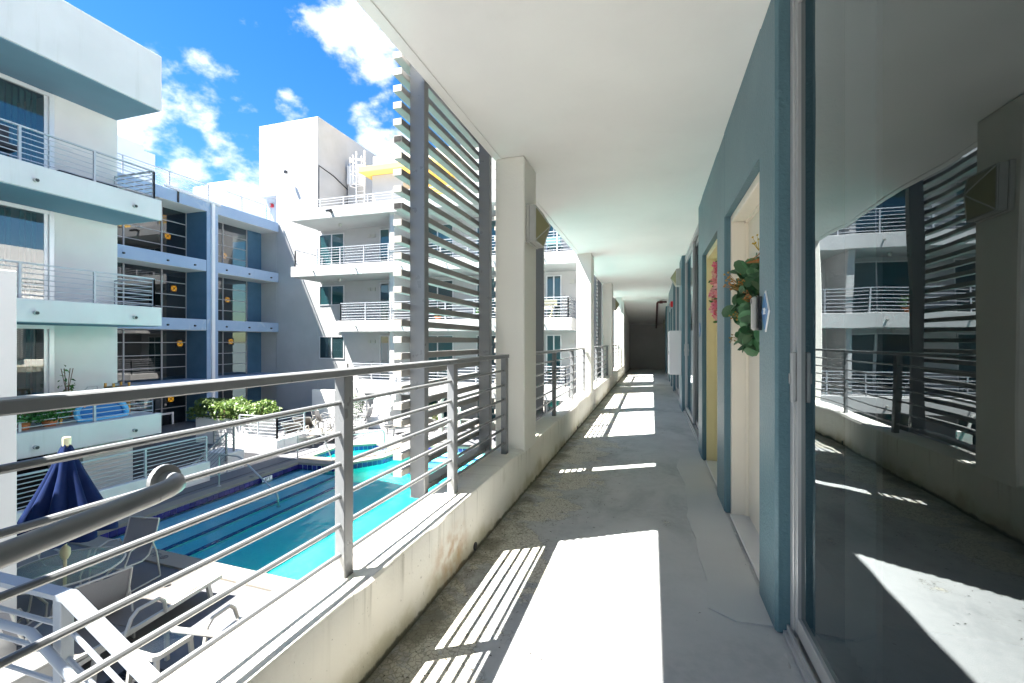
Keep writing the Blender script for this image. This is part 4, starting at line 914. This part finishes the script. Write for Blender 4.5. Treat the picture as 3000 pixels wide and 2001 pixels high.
# ================================================================== 3. LEFT BUILDING
LB = thing('apartment_building', 'white apartment block at the left with stacked balconies and deep roof box', 'building', (-13.5, 4, DZ))
LX, LW, LY = -12.3, -13.94, 8.72; Y0 = -14
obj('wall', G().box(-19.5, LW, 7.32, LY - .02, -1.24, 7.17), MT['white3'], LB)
obj('wall', G().box(-19.5, LW, Y0, 3.6, DZ, 7.17), MT['white'], LB)
rb = obj('roof_box', G().box(-19.6, LX, Y0, LY, 7.19, 8.62, .012), MT['white2'], LB)
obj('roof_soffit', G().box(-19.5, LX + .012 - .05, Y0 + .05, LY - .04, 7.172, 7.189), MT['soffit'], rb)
levels = [(4.32, 4.85), (1.555, 2.04), (-1.25, -.72)]
bl_lab = ['top', 'middle', 'lowest']
for i, (za, zb) in enumerate(levels):
    b = obj('balcony_slab', G().box(LW - .3, LX, Y0, LY - .003 * i, za, zb, .01), MT['white2'], LB)
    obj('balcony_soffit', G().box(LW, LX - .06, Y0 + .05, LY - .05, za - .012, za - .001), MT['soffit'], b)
    for y in (6.15, 8.05): obj('scupper', G().path([(LX - .05, y, za + .2), (LX + .07, y, za + .19)], .045, 12), MT['lampmetal'], b); obj('scupper_bore', G().path([(LX + .0705, y, za + .19), (LX + .0725, y, za + .19)], .036, 10), MT['dark'], b)
    top = [7.17, levels[0][0], levels[1][0]][i] - .015
    # sliding door with frame, panes and vertical blinds
    w = obj('window', G().box(LW - .06, LW + .03, 7.22, 7.3195, zb, top, .004).box(LW - .06, LW + .03, 3.6, 7.22, top - .09, top, .004).box(LW - .03, LW + .0, 5.5, 5.58, zb, top - .09).box(LW - .05, LW + .02, 3.6, 7.22, zb, zb + .05).box(LW - .06, LW - .01, 7.14, 7.2195, zb + .05, top - .09), MT['alu'], LB)
    obj('pane', G().quad((LW - .02, 3.6, zb), (LW - .02, 7.2, zb), (LW - .02, 7.2, top - .05), (LW - .02, 3.6, top - .05)), MT['glass'], w)
    obj('room_back', G().box(LW - 3.0, LW - 2.95, 3.61, 7.31, zb, top), MT['curtain'], LB)
    bm_ = None
    ys = [3.7 + k * .115 for k in range(30)]
    if i == 2: ys = [y for y in ys if y > 6.85 or (6.15 < y < 6.45)]
    for k, y in enumerate(ys):
        if bm_ is None:
            gg = G().box(-.003, .003, -.05, .05, zb + .06, top - .1); bm_ = bpy.data.meshes.new('blind_slat'); bm_.from_pydata(gg.v, [], gg.f); bm_.materials.append(MT['blind'])
        if i == 1 and k % 9 == 8: continue
        put(bm_, 'blind_slat', w, wm(LB).inverted() @ Matrix.Translation((LW - .16, y, 0)) @ Matrix.Rotation(R(22), 4, 'Z'))
    court_rail('grey railing of the %s balcony on the left building' % bl_lab[i], [(LX - .13, Y0 + .2, zb), (LX - .13, LY - .12, zb), (LW + .08, LY - .12, zb)], .74, 6, 1.35, MT['rail_lt'], 'left building balcony railings')
obj('undercroft_wall_and_shade', G().box(-19.4, -14.6, Y0, 7.55, PIT, -1.26), MT['black'], LB); obj('undercroft_wall_and_shade', G().box(-19.4, -13.3, 7.56, LY - .05, PIT, -1.262), MT['white3'], LB)  # black box paints in the shade of the void; second box is wall
tag(obj('lounge_cushion', G().box(-13.2, -12.6, 6.7, 7.9, 4.851, 4.98, .03), MT['rubber'], None, (-12.9, 7.3, 4.85)), 'dark cushion lying on the top balcony of the left building', 'cushion')
bc = thing('balcony_chair', 'black chair at the left of the top balcony', 'chair', (-13.0, 5.9, 4.85)); obj('seat', G().box(-13.25, -12.8, 5.7, 6.2, 5.2, 5.28, .02), MT['rubber'], bc); obj('backrest', G().box(-13.3, -13.25, 5.7, 6.2, 5.28, 5.8, .02), MT['rubber'], bc)
for x in (-13.22, -12.84):
    for y in (5.74, 6.16): obj('leg', G().tube((x, y, 4.85), (x, y, 5.2), .015, 6), MT['blackp'], bc)
TZ = -.72   # terrace things
lad = thing('step_stool', 'yellow wooden step stool on the lowest terrace', 'stool', (-13.0, 7.1, TZ))
for sx in (-1, 1):
    for sy in (-1, 1): obj('leg', G().bar((-13.0 + sx * .2, 7.1 + sy * .26, TZ), (-13.0 + sx * .12, 7.1 + sy * .17, TZ + .66), .045, .045, (1, 0, 0)), MT['wood'], lad)
obj('seat', G().box(-13.18, -12.82, 6.87, 7.33, TZ + .66, TZ + .7, .008), MT['wood'], lad)
for z, k in ((.2, .24), (.42, .21)):
    for sx in (-1, 1): obj('rung', G().bar((-13 + sx * .17, 7.1 - k, TZ + z), (-13 + sx * .17, 7.1 + k, TZ + z), .035, .035), MT['wood'], lad)
kp = thing('paddling_pool', 'light blue plastic paddling pool leaning on the lowest terrace', 'paddling pool', (-12.75, 7.7, TZ))
ring = [(-12.72 - .12 * math.sin(a), 7.62 + .52 * math.cos(a), TZ + .16 + .34 * max(-.4, math.sin(a))) for a in [2 * math.pi * i / 36 for i in range(36)]]
obj('rim', G().path(ring, .06, 10, closed=True), MT['kid'], kp); obj('basin', G().add([(x - .05, y, z) for x, y, z in ring], [tuple(range(36))]), MT['kid_dk'], kp)
bk = thing('bucket', 'pale lilac bucket standing behind the paddling pool', 'bucket', (-13.4, 7.75, TZ)); obj('shell', G().lathe([(.13, TZ), (.17, TZ + .62), (.18, TZ + .62), (.17, TZ + .6), (.15, TZ + .55)], 16, (-13.4, 7.75)), MT['bluebucket'], bk); obj('handle', G().path([(-13.4, 7.58, TZ + .6), (-13.3, 7.65, TZ + .75), (-13.3, 7.85, TZ + .75), (-13.4, 7.92, TZ + .6)], .008, 6), MT['steel'], bk)
rk = thing('wooden_rack', 'small wooden rack with two shelves at the terrace corner', 'rack', (-13.3, 8.3, TZ))
for x in (-13.45, -13.15):
    for y in (8.12, 8.48): obj('post', G().box(x - .02, x + .02, y - .02, y + .02, TZ, TZ + .8), MT['wood'], rk)
for z in (.25, .68): obj('shelf', G().box(-13.48, -13.12, 8.1, 8.5, TZ + z, TZ + z + .03), MT['bark'], rk)
pot_plant('bushy potted plant at the left of the lowest terrace', -12.72, 6.15, TZ, .66, 1.15, 41, 'plant', n=800, ls=.14)
pot_plant('second bushy potted plant beside the terrace rail post', -12.75, 6.62, TZ, .55, .8, 42, 'plant', n=420, ls=.12)
pot_plant('slim tall potted seedling by the terrace wall', -13.6, 7.4, TZ, 1.35, .3, 43, 'plant', n=40, ls=.12)
# roof bulkheads behind
tag(obj('roof_bulkhead', G().box(-30, -23, 8, 15.5, 7.5, 10.45, .01).box(-30, -23.02, 15.5, 16.0, 7.5, 10.2), MT['white'], None, (-26, 12, 7.5)), 'stepped white roof bulkhead behind the left building', 'building')
tag(obj('roof_bulkhead', G().box(-25.6, -23, 19.9, 22.6, 7.5, 10.15, .01).box(-25.0, -23.3, 20.3, 22.6, 10.15, 10.45), MT['white'], None, (-24, 21, 7.5)), 'white roof bulkhead left of the tall tower', 'building')

# ================================================================== 4. BLUE GLAZED WING
BB = thing('apartment_wing', 'periwinkle blue wing with glazed corridors and a white downpipe', 'building', (-20.5, 14, DZ))
BX, BG, BY0, BY1 = -19.7, -20.96, 8.8, 20.25
bands = [(7.19, 7.70), (4.41, 4.92), (1.67, 2.17), (-1.08, -.58)]
for i, (a, b) in enumerate(bands):
    bd_ = obj('band', G().box(-23.2, BX - .002 * i, BY0, BY1 - .02, a, b, .008), MT['blue'], BB)
    obj('band_soffit', G().box(BG, BX - .03, BY0, BY1 - .03, a - .012, a - .0008), MT['white'], bd_)
    if i:
        for y in (12.5, 14.2, 15.4, 17.0, 18.3, 19.7): obj('scupper', G().path([(BX - .05, y, a + .2), (BX + .06, y, a + .19)], .04, 10), MT['dark'], bd_)
pr = obj('pier', G().box(BG - .02, BX + .012, 15.98, 16.55, PIT, 7.188), MT['blue'], BB); obj('pier_side', G().box(BG, BX + .002, 15.966, 15.979, PIT, 7.18), MT['blue_deep'], pr)
obj('downpipe', G().box(BX + .015, BX + .12, 16.16, 16.32, PIT, 7.62, .01), MT['alu_w'], pr)
gt = obj('gutter_pipe', G().bar((BX + .09, 14.0, 7.75), (BX + .09, 16.6, 7.62), .11, .11), MT['alu_w'], BB); obj('gutter_strap', G().box(BX + .003, BX + .03, 14.6, 14.68, 7.2, 7.72), MT['dark'], gt)
floors = [(4.92, 7.19), (2.17, 4.41), (-.58, 1.67), (PIT, -1.08)]
mull = [9.0, 10.4, 11.85, 13.3, 14.84, 15.966], [16.56, 17.87, 19.3]
for fi, (za, zb) in enumerate(floors):
    for grp in mull:
        ys = list(grp)
        for k in range(len(ys) - 1):
            y0, y1 = ys[k], ys[k + 1]
            w = obj('window', G().box(BG - .03, BG + .03, y1 - .026, y1 + .026, za, zb), MT['mullion'], BB)
            nh = 4
            for q in range(nh):
                z0 = za + (zb - za) * q / nh; z1 = za + (zb - za) * (q + 1) / nh
                if q: obj('glazing_bar', G().box(BG - .022, BG + .022, y0 + .036, y1 - .036, z0 - .017, z0 + .017), MT['mullion'], w)
                obj('pane', G().quad((BG, y0 + .03, z0), (BG, y1 - .03, z0), (BG, y1 - .03, z1), (BG, y0 + .03, z1)), MT['glass_dk'], w)
    obj('blue_panel', G().box(BG - .05, BG + .05, 19.34, BY1 - .03, za, zb), MT['blue_deep'], BB)
    obj('inner_wall', G().box(-23.1, -23.0, BY0, BY1, za, zb), MT['curtain'], BB)
lamps = [(16.15, 6.25), (16.45, 3.75), (16.75, 1.05), (16.3, -1.65), (21.4, 5.85), (21.6, 3.45), (21.8, 1.15), (21.5, -1.35)]
LXX = -22.4
for i, (y, z) in enumerate(lamps):
    yy = y if y < 18 else y - 2.2
    t = thing('corridor_lamp', ['amber lit corridor lamp behind the glazing, %s, left of the downpipe', 'amber lit corridor lamp behind the glazing, %s, right of the downpipe'][i // 4] % ['top floor', 'second floor from the top', 'third floor from the top', 'ground floor'][i % 4], 'lamp', (LXX, yy, z), 0, 'amber corridor lamps')
    obj('housing', G().box(LXX - .06, LXX + .0, yy - .2, yy + .2, z - .2, z + .2, .01), MT['blackp'], t); 
    obj('lens', G().quad((LXX + .004, yy - .13, z - .13), (LXX + .004, yy + .13, z - .13), (LXX + .004, yy + .13, z + .13), (LXX + .004, yy - .13, z + .13)), MT['amber'], t)
    obj('cross_bars', G().bar((LXX + .012, yy - .15, z - .15), (LXX + .012, yy + .15, z + .15), .03, .01, (1, 0, 0)).bar((LXX + .016, yy + .15, z - .15), (LXX + .016, yy - .15, z + .15), .03, .01, (1, 0, 0)), MT['blackp'], t)
court_rail('thin pale roof railing on the blue wing', [(BX - .25, 9.0, 7.70), (BX - .25, 19.9, 7.70)], .8, 6, 1.85, MT['rail_lt'], r=.012)
fd = thing('glass_entrance_door', 'grey framed glass entrance door at the foot of the blue wing', 'door', (BG + .2, 14.2, DZ)); DXX = BG + .12
DT = -2.05
obj('frame', G().box(DXX - .03, DXX + .03, 13.35, 13.43, PIT, DT).box(DXX - .03, DXX + .03, 15.2, 15.28, PIT, DT).box(DXX - .03, DXX + .03, 13.43, 15.2, DT - .08, DT).box(DXX - .03, DXX + .03, 14.28, 14.36, PIT, DT - .08).box(DXX - .02, DXX + .02, 13.43, 14.28, -3.2, -3.14).box(DXX - .02, DXX + .02, 14.36, 15.2, -3.2, -3.14), MT['alu_w'], fd)
for a_, b_ in ((13.43, 14.28), (14.36, 15.2)): obj('pane', G().quad((DXX, a_, PIT), (DXX, b_, PIT), (DXX, b_, DT - .08), (DXX, a_, DT - .08)), MT['glass_dk'], fd)

# ================================================================== 5. TOWER AND FAR BUILDING
FY = 20.26; FB = 18.15
TW = thing('stair_tower', 'tall plain white stair tower rising above the court', 'building', (-19, 21, DZ))
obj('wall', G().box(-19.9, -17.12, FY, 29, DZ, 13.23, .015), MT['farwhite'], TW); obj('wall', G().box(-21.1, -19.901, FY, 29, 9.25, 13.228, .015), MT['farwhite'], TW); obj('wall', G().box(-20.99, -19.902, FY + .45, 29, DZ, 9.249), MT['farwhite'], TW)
obj('wall', G().box(-20.955, -19.903, FY + .004, FY + .449, DZ, 7.2), MT['farwhite'], TW)
fl_ = thing('tower_floodlight', 'small floodlight high on the white stair tower', 'lamp', (-18.9, FY, 10.3)); obj('arm', G().path([(-18.95, FY, 10.3), (-18.95, FY - .25, 10.32)], .02, 6), MT['lampmetal'], fl_); obj('head', G().box(-19.02, -18.88, FY - .4, FY - .24, 10.25, 10.4, .01), MT['blackp'], fl_)
al = thing('tower_alarm', 'small red alarm light in the tower recess', 'alarm', (-20.6, FY, 9.0)); obj('housing', G().box(-20.68, -20.52, FY + .3, FY + .449, 8.75, 8.95), MT['red'], al); obj('strobe', G().box(-20.64, -20.56, FY + .26, FY + .2995, 8.8, 8.9), MT['plastic'], al)
tag(obj('conduit', G().path([(-17.10, FY + .05, 7.6), (-17.10, FY + .05, 10.6), (-17.09, FY + 1.2, 10.45), (-17.09, FY + 4, 9.6)], .03, 6), MT['dark'], None, (-17.1, FY, 7.6)), 'thin dark conduit running down the side of the white tower', 'conduit')
FBD = thing('far_apartment_building', 'white far apartment block with long balconies facing the camera', 'building', (-9, 21, DZ))
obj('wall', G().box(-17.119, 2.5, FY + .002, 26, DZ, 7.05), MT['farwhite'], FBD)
slabs = [(7.04, 7.57, -16.95, 3), (4.30, 4.80, -16.95, 3), (1.61, 2.12, -14.3, -3.1), (-1.25, -.72, -13.9, -3.2)]
for i, (a, b, x0, x1) in enumerate(slabs):
    s = obj('roof_slab' if i == 0 else 'balcony_slab', G().box(x0, x1, FB, FY + .3 if i else 26, a, b, .012), MT['farwhite'], FBD)
    if i:
        for x in (-15.6, -13.2, -10.8, -8.6, -6.4, -4.2):
            if x > x0 + .3: obj('scupper', G().path([(x, FB + .05, a + .26), (x, FB - .12, a + .24)], .035, 8), MT['lampmetal'], s)
frl = ['pale railing of the top far balcony', 'pale railing of the middle far balcony with plants', 'pale railing of the lowest far terrace']
for i, (a, b, x0, x1) in enumerate(slabs[1:]):
    court_rail(frl[i], [(x0 + .15, FY - .05, b), (x0 + .15, FB + .14, b), (x1 - .15, FB + .14, b), (x1 - .15, FY - .05, b)], .84, 6, 1.35, MT['rail_lt'], 'far balcony railings', r=.012)
court_rail('low pale railing on the far roof edge', [(-16.8, FB + .3, 7.57), (2, FB + .3, 7.57)], .5, 3, 1.35, MT['rail_lt'], r=.012)
wins = [(-17.02, -15.45, 0), (-13.3, -12.2, 1), (-10.9, -9.2, 1), (-8.0, -5.9, 1), (-4.6, -3.9, 1)]
fz = [(4.80, 7.04), (2.12, 4.30), (-.72, 1.61), (DZ, -1.25)]
for li, (za, zb) in enumerate(fz):
    for x0, x1, door in wins:
        z0 = za + (.02 if door or li == 0 else .95); z1 = zb - .18 if not door else zb - .15
        w = obj('window', G().box(x0, x0 + .05, FY - .03, FY + .06, z0, z1).box(x1 - .05, x1, FY - .03, FY + .06, z0, z1).box(x0 + .05, x1 - .05, FY - .03, FY + .06, z1 - .05, z1).box(x0 + .05, x1 - .05, FY - .03, FY + .06, z0, z0 + .05).box((x0 + x1) / 2 - .03, (x0 + x1) / 2 + .03, FY - .02, FY + .05, z0 + .05, z1 - .05), MT['alu'], FBD)
        for a, b in ((x0 + .05, (x0 + x1) / 2 - .03), ((x0 + x1) / 2 + .03, x1 - .05)):
            obj('pane', G().quad((a, FY - .005, z0 + .05), (b, FY - .005, z0 + .05), (b, FY - .005, z1 - .05), (a, FY - .005, z1 - .05)), MT['glass_teal'], w)
        obj('blind', G().quad((x0 + .05, FY - .0015, z0 + .05), (x1 - .05, FY - .0015, z0 + .05), (x1 - .05, FY - .0015, z1 - .05), (x0 + .05, FY - .0015, z1 - .05)), MT['blind'] if (li + int(x0)) % 3 else MT['curtain'], w)
    for x in (-11.45, -5.4):
        if li < 3: obj('fin_wall', G().box(x - .12, x + .12, FB + .25, FY, za + .001, zb - .001), MT['farwhite'], FBD)
    if li in (0, 1, 2):
        for x in (-14.0, -3.5): 
            for d in (0, .26): obj('wall_vent', G().box(x + d, x + d + .18, FY - .05, FY + .001, zb - .55, zb - .38), MT['lampmetal'], FBD)
for li, (za, zb) in enumerate(fz[:3]):
    for x in (-14.9, -7.0): obj('soffit_lamp', G().lathe([(.07, zb - .16), (.07, zb - .02), (.05, zb - .001)], 10, (x, 19.2)), MT['lampmetal'], FBD)
PH = thing('penthouse', 'white penthouse with a yellow canopy on the far roof', 'building', (-12, 23, 7.57))
obj('wall', G().box(-15.3, -7.0, 22.6, 25.9, 7.572, 11.75, .012), MT['farwhite'], PH); obj('wall', G().box(-14.6, -12.7, 21.5, 22.599, 7.572, 10.2, .012), MT['farwhite'], PH)
obj('canopy', G().box(-15.05, -10.0, 20.9, 22.598, 10.21, 10.5, .01), MT['yellow'], PH); obj('canopy_wall', G().box(-12.68, -10.2, 22.3, 22.597, 7.573, 10.209), MT['yellow'], PH); obj('canopy', G().box(-5.6, -4.2, 20.6, 24, 9.4, 10.3, .01), MT['yellow'], PH); obj('wall', G().box(-5.4, -4.4, 20.9, 24, 7.572, 9.399), MT['farwhite'], PH)
ld = thing('roof_ladder', 'white caged roof ladder between the tower and the penthouse', 'ladder', (-15.8, 22.3, 7.57))
for x in (-16.15, -15.6): obj('stringer', G().box(x - .03, x + .03, 22.2, 22.26, 7.57, 12.0), MT['white_flat'], ld)
for k in range(13): obj('rung', G().tube((-16.12, 22.23, 7.9 + k * .3), (-15.63, 22.23, 7.9 + k * .3), .018, 6), MT['white_flat'], ld)
for k in range(3):
    z = 9.9 + k * .7; obj('cage_hoop', G().path([(-16.15, 22.2, z), (-16.25, 21.8, z), (-15.87, 21.55, z), (-15.5, 21.8, z), (-15.6, 22.2, z)], .025, 6), MT['white_flat'], ld)
for x, y in ((-16.25, 21.8), (-15.87, 21.55), (-15.5, 21.8)): obj('cage_strap', G().box(x - .03, x + .03, y - .01, y + .01, 9.9, 11.5), MT['white_flat'], ld)
ac = thing('roof_unit', 'white roof equipment box beside the caged ladder', 'equipment', (-16.6, 22.8, 7.57)); obj('body', G().box(-17.0, -16.2, 22.5, 23.2, 10.3, 11.4, .02), MT['plastic_g'], ac); obj('stand', G().box(-16.95, -16.25, 22.55, 23.1, 7.571, 10.299), MT['farwhite'], ac)
cm = thing('roof_camera', 'small dark security camera on the far roof slab edge', 'camera', (-14.5, FB, 7.3)); obj('mount', G().box(-14.62, -14.5, FB - .12, FB - .001, 7.28, 7.36), MT['dark'], cm); obj('body', G().path([(-14.7, FB - .18, 7.33), (-14.35, FB - .3, 7.3)], .06, 8), MT['blackp'], cm)
pot_plant('potted red flowering plant on the middle far balcony', -7.2, 18.7, 2.12, .7, .5, 51, 'plant', 'terracotta', 120)
pot_plant('second potted plant on the middle far balcony', -9.3, 18.8, 2.12, .6, .5, 52, 'hedge', 'terracotta', 120)
wc = thing('folding_chair', 'pale folding chair on the middle far balcony end', 'chair', (-4.2, 18.9, 2.12))
for s in (0, .4): obj('leg', G().path([(-4.5 + s, 18.6, 2.12), (-4.3 + s, 19.1, 2.95)], .02, 6), MT['cream'], wc); obj('leg', G().path([(-4.5 + s, 19.1, 2.12), (-4.4 + s, 18.6, 2.6)], .02, 6), MT['cream'], wc)
obj('seat', G().box(-4.5, -4.0, 18.6, 19.0, 2.54, 2.58), MT['cream'], wc); obj('backrest', G().box(-4.45, -3.85, 19.0, 19.04, 2.65, 2.95), MT['cream'], wc)
tc_ = thing('green_chair', 'dark green chair on the top far balcony', 'chair', (-3.9, 18.8, 4.8)); obj('seat', G().box(-4.2, -3.6, 18.6, 19.1, 5.1, 5.16, .02), MT['blind'], tc_); obj('backrest', G().box(-4.2, -3.6, 18.55, 18.6, 5.16, 5.5, .05), MT['blind'], tc_)
for x in (-4.15, -3.65):
    for y in (18.65, 19.05): obj('leg', G().tube((x, y, 4.8), (x, y, 5.1), .02, 6), MT['blackp'], tc_)
# our own block below and above the walkway
own = thing('walkway_building', 'white block that carries the walkway, seen only at its slab edge', 'building', (.5, 8, DZ))
obj('lower_wall', G().box(.35, 3.7, -6, 22, DZ, -.225), MT['farwhite'], own); obj('upper_wall', G().box(WX, 3.7, -6, 22, H + .243, 5.6), MT['white'], own)
for y in (-.6, 3.32, 7.3, 11.22, 14.95): obj('lower_column', G().box(XO + .005, XI, y, y + .35, DZ, -.225), MT['white'], own)
